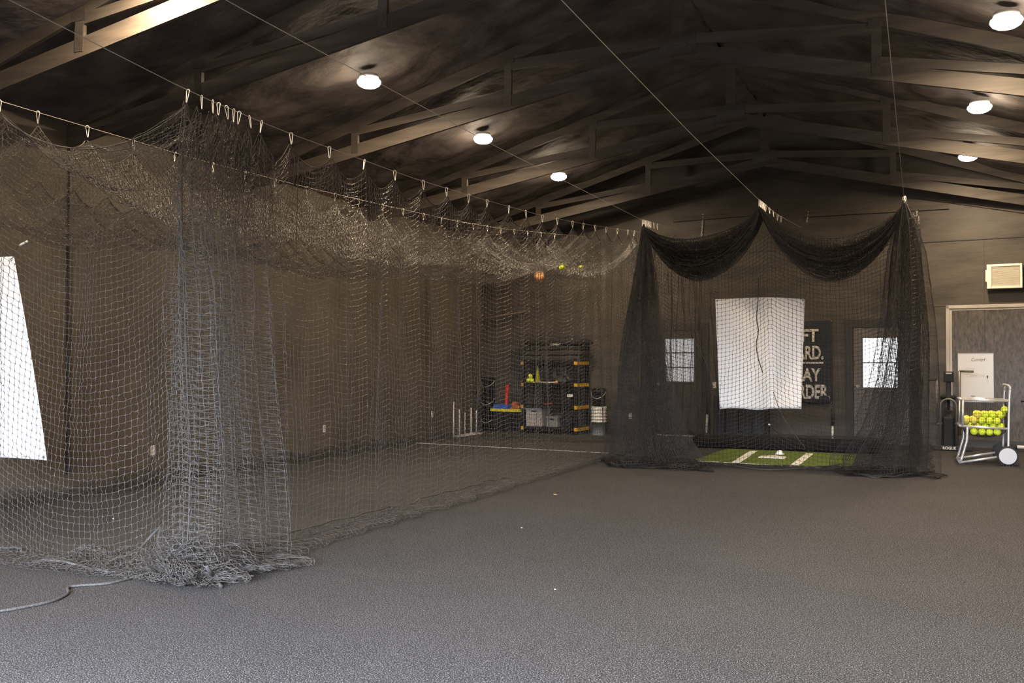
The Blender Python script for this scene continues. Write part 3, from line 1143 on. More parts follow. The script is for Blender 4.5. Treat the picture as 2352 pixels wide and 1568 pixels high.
sheet('white_target_sheet', 'white vinyl sheet hung inside the swagged net, in front of the black banner',
      onY(1643, 687, 13.9), onY(1848, 686, 13.9), onY(1840, 940, 13.9), onY(1653, 939, 13.9), wv1,
      [([onY(1643, 687, 13.9), onY(1640, 676, 13.88), onY(1643, 668, 13.85)], .004, 'rope'), ([onY(1655, 940, 13.9), onY(1649, 952, 13.88)], .004, 'greyrope'), ([onY(1848, 686, 13.9), onY(1852, 672, 13.88)], .004, 'rope')])
A = onY(35, 589, 5.45)
B = onY(98, 1058, 5.38)
sheet('white_target_sheet', 'white vinyl sheet at the left edge behind the front panel of the long net',
      A+Vector((-1.35, .15, 0)), A, B, B+Vector((-1.55, .25, 0)), lambda u, v: (.04*math.sin(u*6+v*2), 0),
      [([A+Vector((-.015, -.01, -.02)), onY(33, 578, 5.42), onY(40, 566, 5.42), onY(46, 563, 5.42)], .004, 'rope'),
       ([onY(46, 563, 5.42), onY(63, 554, 5.42)], .009, 'white'), ([onY(63, 554, 5.42), onY(150, 480, 5.42)], .002, 'rope')])


# ================================================================== DOORS
def door(name, px_l, px_r, py_t, slab, pane, panes, seed, wx, lines):
    z1 = 2.04
    xl, xr = px_l, px_r
    t = bpy.data.objects.new(name, None)
    COL.objects.link(t)
    t.location = ((xl+xr)/2, wallY((xl+xr)/2), 0)
    tag(t, kind='structure')
    c = MB()
    wbox(c, xl-.14, xl-.01, 0, z1+.15, 0, .03, .004)
    wbox(c, xr+.01, xr+.14, 0, z1+.15, 0, .03, .004)
    wbox(c, xl-.01, xr+.01, z1+.01, z1+.15, 0, .03, .004)
    c.build('door_casing', 'casing', t)
    wx0, wx1, wz0, wz1 = wx
    s = MB()
    wbox(s, xl, wx0, .02, z1, 0, .02)
    wbox(s, wx1, xr, .02, z1, 0, .02)
    wbox(s, wx0, wx1, wz1, z1, 0, .02)
    wbox(s, wx0, wx1, .02, wz0, 0, .02)
    for zz0, zz1 in lines:
        for x0, x1 in ((xl+.12, (xl+xr)/2-.04), ((xl+xr)/2+.04, xr-.12)):
            wbox(s, x0, x1, zz0, zz1, .02, .008, .003)
    s.build('door_slab', slab, t)
    wbox(MB(), wx0, wx1, wz0, wz1, .002, .006).build('window_pane', pane, t)
    f = MB()
    for (a, b, c_, d) in ((wx0-.03, wx0+.01, wz0-.03, wz1+.03), (wx1-.01, wx1+.03, wz0-.03, wz1+.03), (wx0, wx1, wz1-.01, wz1+.03), (wx0, wx1, wz0-.03, wz0+.01)):
        wbox(f, a, b, c_, d, .018, .014, .003)
    for k in range(1, panes):
        zz = wz0+(wz1-wz0)*k/panes
        wbox(f, wx0, wx1, zz-.010, zz+.010, .008, .016)
    f.build('window_frame', slab if slab == 'doordark' else 'doorgrey', t)
    k = Vector((xl+.07, wallY(xl+.07), 1.0))+wN*.02
    MB().lathe(k, [(.03, 0), (.03, .006), (.012, .01), (.012, .04), (.028, .05), (.03, .07), (.02, .085)], 14, tuple(wN)).build('door_knob', 'steel', t, True)
    wbox(MB(), xl, xr, 0, .02, 0, .06).build('threshold', 'track', t)
    return t


door('door_1', -4.80, -3.88, 0, 'doordark', 'paneshade', 3, 1, (-4.62, -4.02, 1.05, 1.90), ((.22, .50), (.58, .86)))
door('door_2', -1.10, -.19, 0, 'doorgrey', 'paneday', 2, 2, (-.95, -.36, .98, 1.87), ((.22, .50), (.56, .84)))

# ================================================================== BANNER
bn = thing('wall_banner', 'black cloth banner with cream block capitals, partly behind the white sheet', 'banner', onW(1842, 830, .02))
bl, br, bt, bb = onW(1785, 738, .03), onW(1911, 736, .03), onW(1911, 736, .03).z, onW(1909, 927, .03).z


def bfn(u, v):
    p = bl*(1-u)+br*u
    z = bt*(1-v)+bb*v
    return Vector((p.x, p.y, z))+wN*(.012+.012*math.sin(u*5+1)*math.sin(v*4)+.014*math.exp(-((v-.93)/.04)**2)*math.sin(u*9))


MB().grid(bfn, 24, 40, -.004).build('banner_cloth', 'banner', bn, True)
for txt, y0, y1, xs in (('LIFT', 756, 784, 1812), ('HARD.', 794, 824, 1809), ('PRAY', 845, 874, 1810), ('HARDER.', 882, 913, 1796)):
    P = onW(xs, y1, .055)
    Pt = onW(xs, y0, .055)
    hgt = Pt.z-P.z
    size = hgt/.72
    tgt = {'LIFT': 1876, 'HARD.': 1888, 'PRAY': 1881, 'HARDER.': 1903}[txt]
    wdt = (onW(tgt, y1, .062)-P).length
    # measure the text, then set its width
    cu = bpy.data.curves.new('m', 'FONT')
    cu.body, cu.size = txt, size
    tmp = bpy.data.objects.new('m', cu)
    COL.objects.link(tmp)
    bpy.context.view_layer.update()
    tw = tmp.dimensions.x
    bpy.data.objects.remove(tmp)
    lettering('lettering', txt, size, 'letters', P-wN*.002, wE, (0, 0, 1), bn, sx=wdt/tw, off=size*.03)
ba = MB()
p0, p1 = onW(1800, 835, .05), onW(1891, 831, .05)
ba.box((p0+p1)/2, ((p1-p0).length, .003, .03), WA).build('underline', 'letters', bn)
for px, py in ((1909, 737), (1909, 925)):
    MB().ball(onW(px, py, .045), .008, 8, 6).build('tack', 'clip', bn)

# ================================================================== GREEN MAT
mt = thing('home_plate_mat', 'green turf mat with white batter box lines under the swagged net', 'mat', (-1.95, 14.6, 0))
mc = [Vector((-3.05, 13.74, 0)), Vector((-.9, 13.46, 0)), Vector((-.85, 15.75, 0)), Vector((-2.95, 15.95, 0))]
z0 = .012
MB().add([tuple(v) for v in mc]+[(v.x, v.y, z0) for v in mc], [(3, 2, 1, 0), (4, 5, 6, 7), (0, 1, 5, 4), (1, 2, 6, 5), (2, 3, 7, 6), (3, 0, 4, 7)]).build('turf', 'turf', mt)


def strip(a, b, wd, z, name, m, par, tt=.002):
    a, b = Vector(a), Vector(b)
    d = (b-a).normalized()
    n = Vector((-d.y, d.x, 0))*wd/2
    P = [a-n, b-n, b+n, a+n]
    return MB().add([(p.x, p.y, z) for p in P]+[(p.x, p.y, z+tt) for p in P], [(3, 2, 1, 0), (4, 5, 6, 7), (0, 1, 5, 4), (1, 2, 6, 5), (2, 3, 7, 6), (3, 0, 4, 7)]).build(name, m, par)


strip(onZ(1731, 1037), onZ(1690, 1064), .115, z0, 'batter_line', 'chalk', mt)
strip(onZ(1860, 1043), onZ(1824, 1071), .115, z0, 'batter_line', 'chalk', mt)
strip(mc[0]+Vector((.02, .03, 0)), mc[1]+Vector((-.02, .03, 0)), .03, z0, 'border_line', 'chalk', mt)
pp = onZ(1775, 1052)
hw = .19
MB().add([(pp.x+a*hw, pp.y+b*hw*1.2, z0+zz) for zz in (0, .012) for a, b in ((-1, -.6), (1, -.6), (1, .3), (0, 1.1), (-1, .3))],
         [(4, 3, 2, 1, 0), (5, 6, 7, 8, 9)]+[(i, (i+1) % 5, 5+(i+1) % 5, 5+i) for i in range(5)]).build('home_plate', 'whiteplastic', mt)
# small white sitting piece on the plate
q_ = onZ(1791, 1047)
tag(MB().lathe((q_.x, q_.y, z0+.012), [(.07, 0), (.07, .015), (.045, .03), (.03, .06), (.0, .065)], 16).build('tee_base_plug', 'white', None, True), 'small white rounded plug on the home plate of the green mat', 'tee')

# painted line on the floor
o = strip(onZ(955, 1017), onZ(1400, 1040.5), .028, .0005, 'floor_line', 'chalk', None, .002)
tag(o, 'thin white line laid on the dark floor inside the long net', 'floor line')
# little scraps on the floor
for k, (px, py, lab) in enumerate(((1275, 1136, 'tiny orange curl of debris on the floor'), (1198, 1213, 'tiny white fleck on the open floor, left one'), (260, 1192, 'tiny white scrap on the floor inside the front of the long net'), (1275, 1355, 'tiny white dot on the open foreground floor'))):
    p = onZ(px, py)
    tag(MB().tube([p+Vector((-.02 if k == 0 else -.006, 0, .004)), p+Vector((0, .004, .006)), p+Vector((.02 if k == 0 else .006, 0, .004))], .003, 6).build('floor_scrap', 'orange' if k == 0 else 'white'), lab, 'scrap')


# ================================================================== BALLS
def make_ball(c, label, group=None, m='ball', r=.0485, seam=True):
    o = MB().ball((0, 0, 0), r, 20, 14).build('softball', m, None, True)
    if seam:
        pts = []
        for k in range(48):
            t = 2*PI*k/48
            a = .45
            v = Vector((math.cos(t)+a*math.cos(3*t), math.sin(t)-a*math.sin(3*t), 2*math.sqrt(a)*math.sin(2*t))).normalized()*r*1.003
            pts.append(v)
        MB().tube(pts, .0014, 4, closed=True).build('seam', 'seam', o, True)
    o.location = c
    return tag(o, label, 'ball', group)


def place_copy(o, c, label, group, m=None):
    n = copy_tree(o)
    n.location = c
    n.rotation_euler = [random.uniform(0, 6) for _ in range(3)]
    n['label'] = label
    if group:
        n['group'] = group
    elif 'group' in n:
        del n['group']
    return n


bA = make_ball((0, 0, 0), 'x')
bB = make_ball((0, 0, 0), 'x', m='ballold')
c = onX(1291, 614, -5.22)
bA.location = c
bA['label'] = 'yellow softball resting in the net roof belly, left of the two'
place_copy(bA, onX(1334, 616, -5.22), 'yellow softball resting in the net roof belly, right of the two', None)
ob = MB().ball((0, 0, 0), .105, 24, 16).build('orange_ball', 'orange', None, True)
ob.location = onY(1238, 634, 17.4)
tag(ob, 'orange-brown ball hanging on a cord behind the net, left of the two softballs', 'ball')
P0 = ob.location.copy()
MB().tube(smooth_path([P0+Vector((.06, 0, .09)), P0+Vector((.09, 0, .25)), P0+Vector((.10, .4, .75))]), .004, 6).build('cord', 'greyrope', ob)

# ================================================================== WALL FITTINGS
def outlet(P, n, label, group=None, h=.115, wd=.072):
    t = thing('wall_outlet', label, 'outlet', P, group)
    n = Vector(n)
    e = n.cross(Vector((0, 0, 1)))
    rz = math.atan2(e.y, e.x)
    MB().box(Vector(P)+n*.005, (wd, .008, h), rz, bev=.002).build('cover_plate', 'whiteplastic', t)
    for dz in (-.028, .028):
        MB().box(Vector(P)+n*.0095+Vector((0, 0, dz)), (.034, .003, .03), rz, bev=.001).build('socket', 'greybin', t)
    return t


outlet(onX(349, 1034, XL), (1, 0, 0), 'white wall outlet on the left wall, nearest the front of the long net', h=.12)
outlet(onX(744, 984, XL), (1, 0, 0), 'white wall outlet on the left wall, middle of the three')
outlet(onX(992, 951, XL), (1, 0, 0), 'white wall outlet on the left wall, nearest the far corner')
outlet(onW(1448, 955), wN, 'pale outlet on the back wall left of the dark door')
outlet(onW(1641, 884), wN, 'small pinkish switch on the back wall between the dark door and the white sheet')

# air unit
P = onW(2310, 635)
ac = thing('wall_air_unit', 'ivory louvred air unit on the back wall above the sliding door frame', 'air unit', P)
x0, x1 = onW(2269, 607, .18).x, onW(2351, 607, .18).x
zt, zb = onW(2300, 606, .18).z, onW(2300, 662, .18).z
b = MB()
wbox(b, x0, x1, zb, zt, 0, .12, .008)
b.build('cabinet', 'ivory', ac)
b = MB()
wbox(b, x0, x0+.07, zb, zt, .12, .06, .006)
wbox(b, x1-.035, x1, zb, zt, .12, .06, .006)
wbox(b, x0+.07, x1-.035, zt-.04, zt, .12, .06, .006)
wbox(b, x0+.07, x1-.035, zb, zb+.04, .12, .06, .006)
b.build('front_frame', 'ivory', ac)
b = MB()
nl = 17
for k in range(nl):
    zz = zb+.045+(zt-zb-.09)*(k+.5)/nl
    c = Vector(((x0+.07+x1-.035)/2, wallY((x0+x1)/2), zz))+wN*.16
    b.box(c, (x1-x0-.11, .022, .006), WA, rx=.5)
b.build('louvres', 'ivory', ac)
b = MB()
wbox(b, x0-.025, x0, (zt+zb)/2-.08, (zt+zb)/2+.12, .02, .08, .01)
b.build('side_vent', 'ivory', ac)

# whiteboard
wbd = thing('whiteboard', 'white marker board with dark frame leaning on the wall behind the ball cart', 'whiteboard', onW(2241, 865, .04))
x0, x1 = onW(2198, 808, .05).x, onW(2285, 808, .05).x
zt, zb = onW(2240, 808, .05).z, onW(2240, 925, .05).z
wbox(MB(), x0+.015, x1-.015, zb+.012, zt-.012, .02, .012).build('writing_surface', 'board', wbd)
b = MB()
for (a, b1, c1, d1) in ((x0, x0+.018, zb, zt), (x1-.018, x1, zb, zt), (x0, x1, zt-.018, zt), (x0, x1, zb, zb+.018)):
    wbox(b, a, b1, c1, d1, .015, .025, .003)
b.build('board_frame', 'frame', wbd)
for txt, px, py, sz, m in (('Cunnip4', 2230, 829, .078, 'inkmid'), ('Lily ooo', 2218, 848, .05, 'ink'), ('Clastic .14', 2219, 866, .080, 'ink'), ('M&K', 2229, 912, .045, 'inkdark')):
    lettering('marker_writing', txt, sz, m, onW(px, py, .034), wE, (0, 0, 1), wbd, sx=.8, shear=.25, extrude=.0005)
for px, py in ((2268, 866),):
    MB().tube([onW(px, py-4, .04), onW(px, py+2, .04)], .010, 8).build('marker_pen', 'inkdark', wbd)
MB().tube([onW(2269, 869, .038), onW(2270, 881, .038)], .002, 5).build('pen_string', 'ink', wbd)

# rod across the far left corner
tag(MB().tube([onX(1093, 736, XL+.03), onW(1213, 714, .03)], .022, 10).build('wall_rod', 'wood', None, True), 'thin dark wooden rod fixed across the far left corner above the shelves', 'rod')

# ================================================================== SHELF UNIT AND ITS LOAD
FRT = .72       # front face distance from the wall
sh = thing('shelving_unit', 'black four-tier shelving unit with yellow brackets against the back wall', 'shelf', onW(1268, 985, .4))
sl, sr = onW(1205, 985, FRT).x, onW(1332, 985, FRT).x
SZ = [.10, .48, .93, 1.38]       # shelf tops, set below
for i, py in enumerate((981, 931, 880, 830)):
    SZ[i] = onW(1268, py, FRT).z
SZ[0] = max(SZ[0], .12)


def sb(mb, x0, x1, o0, o1, z0, z1, bev=0.0):
    """box in the wall frame between wall distances o0<o1"""
    c = Vector(((x0+x1)/2, wallY((x0+x1)/2), (z0+z1)/2))+wN*((o0+o1)/2)
    return mb.box(c, (abs(x1-x0)/math.cos(WA), o1-o0, z1-z0), WA, bev=bev)


for x in (sl+.03, sr-.03):
    for o in (FRT-.03, .14):
        sb(MB(), x-.03, x+.03, o-.03, o+.03, 0, SZ[3]+.05, .004).build('post', 'black', sh)
for z in SZ:
    b = sb(MB(), sl, sr, .12, FRT, z-.06, z, .006)
    b.build('shelf_tier', 'black', sh)
    for x, s in ((sl, -1), (sr, 1)):
        b = MB()
        sb(b, min(x, x+s*.012), max(x, x+s*.012), .14, FRT+.005, z-.065, z+.0)
        sb(b, x-s*.05 if s > 0 else x, x if s > 0 else x+.05, FRT, FRT+.008, z-.065, z)
        b.build('corner_bracket', 'yellow', sh)


def wp(px, py, off):
    return onW(px, py, off)


# stuff on the shelves
def crumple(name, label, cat, x0, x1, o0, o1, z0, z1, m, seed, lump=.18):
    rr = np.random.RandomState(seed)
    c = Vector(((x0+x1)/2, wallY((x0+x1)/2), (z0+z1)/2))+wN*((o0+o1)/2)
    mb = MB().ball((0, 0, 0), 1, 28, 18)
    V = np.array([tuple(v) for v in mb.v])
    nn = sines(V, 3.0, seed, 3)
    V = np.sign(V)*np.abs(V)**.55
    V *= (1+lump*nn)[:, None]
    out = []
    R = Matrix.Rotation(WA, 3, 'Z')
    for v in V:
        q = R @ Vector((v[0]*(x1-x0)/2, v[1]*(o1-o0)/2, v[2]*(z1-z0)/2))
        out.append(q+c)
    mb.v = [tuple(v) for v in out]
    return tag(mb.build(name, m, None, True, at=c), label, cat)


zt_ = SZ[3]
for k, (a, b, pa) in enumerate(((0, .012, 818), (.01, 0, 806), (.0, .01, 796))):
    z1 = onW(1268, pa-2, .4).z
    z0_ = zt_+.002 if k == 0 else zlast
    c = MB()
    sb(c, sl+.02+a, sr+.06-b, .16, .70, z0_, z1-.01, .03)
    tag(c.build('folded_mat', 'dark' if k < 2 else 'blackfab'), ['dark folded mat on the shelving unit, bottom of the three on its top', 'dark folded mat on the shelving unit, middle of the three on its top', 'dark folded mat on the shelving unit, directly under the duffel bag'][k], 'mat', 'folded mats on the shelving unit')
    zlast = z1-.008
x0, x1 = onW(1216, 790, .45).x, onW(1354, 790, .45).x
bag = crumple('duffel_bag', 'black duffel bag with small white lettering on top of the shelving unit', 'bag', x0, x1, .2, .66, zlast-.01, onW(1268, 776, .45).z, 'blackfab', 3, .10)
lettering('lettering', 'COMBAT', .055, 'white', onW(1264, 793, .70), wE, (0, 0, 1), bag, sx=1.0)
MB().tube(smooth_path([onW(1240, 786, .6), onW(1270, 781, .62), onW(1300, 786, .6)]), .012, 8).build('bag_handle', 'black', bag, True)
# tier 3 (upper): yellow softballs, cone, tee, dark bag
zs = SZ[2]
for k, (px, dz) in enumerate(((1214, 0), (1221, 0), (1218, .085))):
    p = onW(px, 870, FRT-.12)
    place_copy(bA, (p.x, p.y, zs+.05+dz), ['yellow softball on the second shelf down, left front one', 'yellow softball on the second shelf down, beside the yellow cone', 'yellow softball on the second shelf down, topmost of the three'][k], None)
p = onW(1235, 870, FRT-.20)
cn = thing('traffic_cone', 'tall slim yellow cone standing on the shelving unit beside yellow balls', 'cone', (p.x, p.y, zs+.001))
MB().lathe((p.x, p.y, zs+.02), [(.062, 0), (.012, .33), (.0, .335)], 20).build('cone_body', 'lemon', cn, True)
MB().box((p.x, p.y, zs+.011), (.15, .15, .02), WA, bev=.004).build('cone_foot', 'lemon', cn)
p = onW(1278, 878, FRT+.0)
bt_ = thing('batting_stick', 'pale stick with orange end lying along the second shelf down', 'stick', (p.x, p.y, zs+.02))
a = onW(1228, 876, FRT-.06)
a.z = zs+.018
b2 = onW(1276, 876, FRT-.06)
b2.z = zs+.018
MB().tube([a, b2], .014, 8).build('stick_shaft', 'whiteplastic', bt_, True)
MB().ball(b2+wE*.02, .035, 12, 8).build('orange_tip', 'orange', bt_, True)
x0, x1 = onW(1283, 870, .4).x, onW(1328, 870, .4).x
crumple('equipment_bag', 'crumpled dark grey bag slumped on the second shelf down', 'bag', x0+.02, x1-.04, .32, .64, zs+.03, zs+.33, 'dark', 12, .3)
# tier 2: black crate, black box with a white tag
zs = SZ[1]
c = MB()
x0, x1 = onW(1215, 920, .4).x, onW(1262, 920, .4).x
sb(c, x0, x1, .2, .62, zs+.001, zs+.30, .02)
tag(c.build('storage_crate', 'blackfab'), 'black crate on the middle shelf, left one', 'crate')
x0, x1 = onW(1272, 920, .4).x, onW(1326, 920, .4).x
c = MB()
sb(c, x0, x1, .2, .64, zs+.001, zs+.34, .02)
bx = tag(c.build('storage_box', 'black'), 'black box with a small white tag on the middle shelf, right one', 'box')
MB().box(onW(1309, 908, .65), (.13, .004, .05), WA).build('paper_tag', 'white', bx)
p = onW(1262, 920, .63)
tag(MB().tube([(p.x-.10, p.y-.06, zs+.02), (p.x+.08, p.y-.07, zs+.035)], .014, 8).build('red_stick', 'pinkred', None, True), 'short dull red stick on the middle shelf between crate and box', 'stick')
# tier 1: bins
zs = SZ[0]


def bin_(x0, x1, o0, o1, z0, z1, m, label):
    t = thing('storage_bin', label, 'bin', Vector(((x0+x1)/2, wallY((x0+x1)/2), z0))+wN*(o0+o1)/2)
    mb = MB()
    sb(mb, x0+.02, x1-.02, o0+.02, o1-.02, z0, z1-.03, .012)
    mb.build('bin_body', m, t)
    mb = MB()
    sb(mb, x0, x1, o1-.03, o1, z1-.035, z1)
    sb(mb, x0, x1, o0, o0+.03, z1-.035, z1)
    sb(mb, x0, x0+.03, o0, o1, z1-.035, z1)
    sb(mb, x1-.03, x1, o0, o1, z1-.035, z1)
    mb.build('bin_rim', m, t)
    mb = MB()
    xm = (x0+x1)/2
    sb(mb, xm-.05, xm+.05, o1-.021, o1-.017, z1-.075, z1-.05)
    mb.build('hand_hole', 'black', t)
    return t


bin_(onW(1212, 950, FRT-.02).x, onW(1252, 950, FRT-.02).x, .25, FRT-.02, zs+.001, onW(1232, 937, FRT-.02).z, 'greybin', 'large whitish storage bin on the bottom shelf')
bin_(onW(1259, 950, FRT-.02).x, onW(1289, 950, FRT-.02).x, .3, FRT-.02, zs+.001, onW(1275, 956, FRT-.02).z, 'smallbin', 'small grey storage bin on the bottom shelf')
x0, x1 = onW(1292, 950, .4).x, onW(1328, 950, .4).x
crumple('dark_bundle', 'dark navy bundle of cloth on the bottom shelf', 'bundle', x0+.04, x1-.05, .25, .58, zs+.02, zs+.22, 'padblack', 33, .12)


# buckets
def bucket(p, r, h, m, label, group, ribs=0, handle=True):
    t = thing('bucket', label, 'bucket', p, group)
    prof = [(r*.86, 0), (r*.9, h*.5)]
    if ribs:
        for k in range(ribs):
            z = h*.45+h*.55*k/ribs
            prof += [(r*.93, z), (r*1.04, z+.004), (r*1.04, z+.018), (r*.94, z+.022)]
    else:
        prof += [(r*.96, h*.78), (r*1.04, h*.79), (r*1.04, h*.83), (r*.97, h*.84), (r*.99, h*.95)]
    prof += [(r*1.05, h-.02), (r*1.05, h), (r*.98, h), (r*.96, h-.02), (r*.2, h-.021)]
    MB().lathe(p, prof, 28).build('bucket_body', m, t, True)
    if handle:
        pts = []
        for k in range(13):
            a = PI*k/12
            pts.append(Vector(p)+wE*(r*1.06*math.cos(a))+wN*(r*.75*math.sin(a)+.02)+Vector((0, 0, h*.80-.13*math.sin(a))))
        MB().tube(pts, .0035, 6).build('bail_handle', 'clip', t, True)
    return t


p = onW(1375, 985, .55)
bucket((p.x, p.y, 0), .15, .56, 'whiteplastic', 'white ribbed bucket stack on the floor right of the shelving unit', None, 5, False)
bucket((p.x+.01, p.y, .565), .145, .36, 'black', 'black bucket standing on the white bucket stack', None)
xb = onW(1122, 950, .45)
for k in range(3):
    bucket((xb.x, xb.y, k*.375), .15, .37, 'black', ['black bucket beside the low bench, bottom of the column of three', 'black bucket beside the low bench, middle of the column of three', 'black bucket beside the low bench, top of the column of three'][k], 'column of black buckets')

# low bench with yellow edge
x0, x1 = onW(1133, 950, .60).x, onW(1205, 950, .60).x
zt = onW(1170, 939, .60).z
be = thing('low_bench', 'low black bench with a yellow front edge left of the shelving unit', 'bench', Vector(((x0+x1)/2, wallY((x0+x1)/2), 0))+wN*.4)
b = MB()
sb(b, x0, x1, .12, .60, zt-.05, zt, .004)
b.build('bench_top', 'black', be)
b = MB()
sb(b, x0, x1, .60, .612, zt-.055, zt+.002)
b.build('edge_strip', 'lemon', be)
b = MB()
sb(b, x0+.03, x1-.03, .15, .57, 0, zt-.05)
b.build('bench_body', 'black', be)
x0, x1 = onW(1142, 935, .5).x, onW(1174, 935, .5).x
b = MB()
sb(b, x0, x1, .36, .58, zt+.001, zt+.085, .01)
tag(b.build('foam_block', 'blue'), 'blue foam block on the low bench under the red disc stack', 'foam block')
p = onW(1163, 930, .5)
cs = thing('disc_cone_stack', 'tall red stack of disc cones standing on the blue block', 'cone stack', (p.x, p.y, zt+.086))
for k in range(15):
    MB().lathe((p.x+.0015*k, p.y, zt+.087+k*.027), [(.036, 0), (.037, .006), (.028, .024), (.022, .0265)], 16).build('disc_cone', 'red', cs, True)
x0, x1 = onW(1181, 935, .5).x, onW(1201, 935, .5).x
crumple('leather_glove', 'orange-brown leather glove lying on the right of the low bench', 'glove', x0, x1, .36, .58, zt, zt+.13, 'brownleather', 8, .35)

# thin white posts leaning by the left wall
for k, (px, ytop, ybot, has) in enumerate(((1042, 922, 981, 0), (1055, 940, 982, 1), (1068, 947, 981, 1), (1082, 936, 978, 1), (1094, 943, 976, 1))):
    q_ = onX(px, 980, -8.2)
    zt2 = onX(px, ytop, -8.2).z
    t = thing('thin_post', ['white thin post by the left wall near the corner, leftmost and tallest', 'white thin post on a flat foot by the corner, second from the left', 'white thin post on a flat foot by the corner, middle of the five', 'white thin post on a flat foot by the corner, second from the buckets', 'white thin post on a flat foot by the corner, closest to the buckets'][k], 'post', (q_.x, q_.y, 0))
    MB().tube([(q_.x, q_.y, .0), (q_.x, q_.y, zt2)], .011, 8).build('post_rod', 'whiteplastic', t, True)
    if has:
        MB().box((q_.x, q_.y, .012), (.22, .16, .022), .1, bev=.004).build('post_foot', 'greybin', t)


# ================================================================== BATTING TEES, STAND, PANEL
def tee_(px, py_top, py_mid, py_bot, label, lean):
    p = onW(px, py_bot, .5)
    p.z = 0
    zm, zt2 = onW(px, py_mid, .5).z, onW(px, py_top, .5).z
    t = thing('batting_tee', label, 'batting tee', p)
    MB().lathe((p.x, p.y, 0), [(.15, 0), (.15, .015), (.05, .03), (.03, .05), (.0, .051)], 24).build('tee_base', 'whiteplastic', t, True)
    MB().tube([(p.x, p.y, .02), (p.x+lean*zm, p.y, zm)], .018, 12).build('tee_tube', 'whiteplastic', t, True)
    MB().tube([(p.x+lean*zm, p.y, zm-.02), (p.x+lean*zt2, p.y, zt2)], [.03, .036], 12).build('rubber_top', 'rubber', t, True)
    return t


tee_(1912, 938, 975, 1013, 'white batting tee with black rubber top below the banner', .02)
tee_(1622, 897, 948, 1005, 'white batting tee with long black top beside the dark door', .05)
p = onW(1767, 1010, .9)
p.z = 0
ts = thing('tripod_stand', 'black tripod stand behind the lower edge of the white sheet', 'stand', p)
MB().tube([(p.x, p.y, .12), (p.x, p.y, 1.2)], .013, 10).build('pole', 'rubber', ts, True)
MB().ball((p.x, p.y, .33), .022, 10, 8).build('collar', 'clip', ts, True)
for a in (.3, 2.3, 4.4):
    MB().tube([(p.x, p.y, .34), (p.x+.30*math.cos(a), p.y+.30*math.sin(a), .01)], .010, 8).build('leg', 'rubber', ts, True)

# dark folding panel leaning between door and stand
x0, x1 = onW(1636, 980, .25).x, onW(1758, 980, .25).x
fp = thing('folding_gym_panel', 'dark ribbed folding panel leaning on the wall below the white sheet', 'panel', Vector(((x0+x1)/2, wallY((x0+x1)/2), 0))+wN*.2)
zt = .80
n = 4
for k in range(n):
    a, b1 = x0+(x1-x0)*k/n, x0+(x1-x0)*(k+1)/n
    mb = MB()
    sb(mb, a+.012, b1-.012, .10+.03*(k % 2), .16+.03*(k % 2), 0, zt, .012)
    mb.build('panel_section', 'padblack', fp)
    mb = MB()
    sb(mb, b1-.025, b1+.012, .10, .24, 0, zt+.01, .006)
    mb.build('panel_rib', 'rubber', fp)

# ================================================================== AIR BIKE
bk0 = onW(2178, 1040, .90)
bk = thing('air_bike', 'dark upright exercise air bike with caged fan wheel at the right of the nets', 'exercise bike', (bk0.x, bk0.y, 0))


def bkp(px, py, off=.9):
    return onW(px, py, off)


b = MB()
P = bkp(2189, 1036, .9)
b.box((P.x, P.y, .045), (.58, .08, .07), WA, bev=.008)
b.build('front_foot', 'rubber', bk)
lettering('lettering', 'ROGUE', .062, 'white', Vector((bkp(2165, 1038, .947).x, bkp(2165, 1038, .947).y, .026)), wE, (0, 0, 1), bk, sx=.95, off=.001)
b = MB()
c0 = bkp(2178, 950, .72)
b.box((c0.x+.04, c0.y+.36, .07), (.09, .86, .07), WA, bev=.006)
b.build('base_beam', 'rubber', bk)
# fan cage hoop
hp_ = []
zt = bkp(2178, 916, .8).z
rw = (bkp(2197, 950, .8)-bkp(2160, 950, .8)).length/2
cx = bkp(2178.5, 950, .8)
for k in range(17):
    a = PI*k/16
    hp_.append(Vector((cx.x, cx.y, zt-rw))-wE*(rw*math.cos(a))+Vector((0, 0, rw*math.sin(a))))
hp_ = [Vector((hp_[0].x, hp_[0].y, .08))]+hp_+[Vector((hp_[-1].x, hp_[-1].y, .08))]
MB().tube(hp_, .015, 10).build('cage_hoop', 'bikegrey', bk, True)
b = MB()
fc = Vector((cx.x, cx.y, 0))-wN*.30
for k in range(28):
    a = 2*PI*k/28
    ring = []
    for j in range(9):
        tt = -1+2*j/8
        rad = .30*math.sqrt(max(0, 1-.12*tt*tt*4*.8))
        ring.append(fc+wE*(tt*rw*.8)+(-wN)*(rad*math.cos(a)) + Vector((0, 0, .40+rad*math.sin(a))))
    b.tube(ring, .003, 4)
b.build('fan_cage', 'rubber', bk)
MB().lathe(fc+Vector((0, 0, .40))-wE*.05, [(.0, 0), (.24, 0), (.24, .10), (.0, .10)], 24, tuple(wE)).build('fan_wheel', 'rubber', bk, True)
b = MB()
b.box((cx.x, cx.y, .30), (rw*1.55, .10, .50), WA, bev=.03)
b.build('shroud', 'black', bk)
b = MB()
p0, p1 = bkp(2179, 916, .72), bkp(2179, 874, .72)
b.box((p0+p1)/2, (.075, .06, (p1.z-p0.z)+.04), WA, bev=.012)
b.build('mast', 'rubber', bk)
b = MB()
p0, p1 = bkp(2179, 865, .76), bkp(2179, 865, .76)
b.box(p0, (.15, .05, .17), WA, bev=.01)
b.build('console', 'black', bk)
b = MB()
b.box(bkp(2179, 857, .79)+Vector((0, 0, 0)), (.09, .004, .02), WA)
b.build('console_screen', 'greybin', bk)
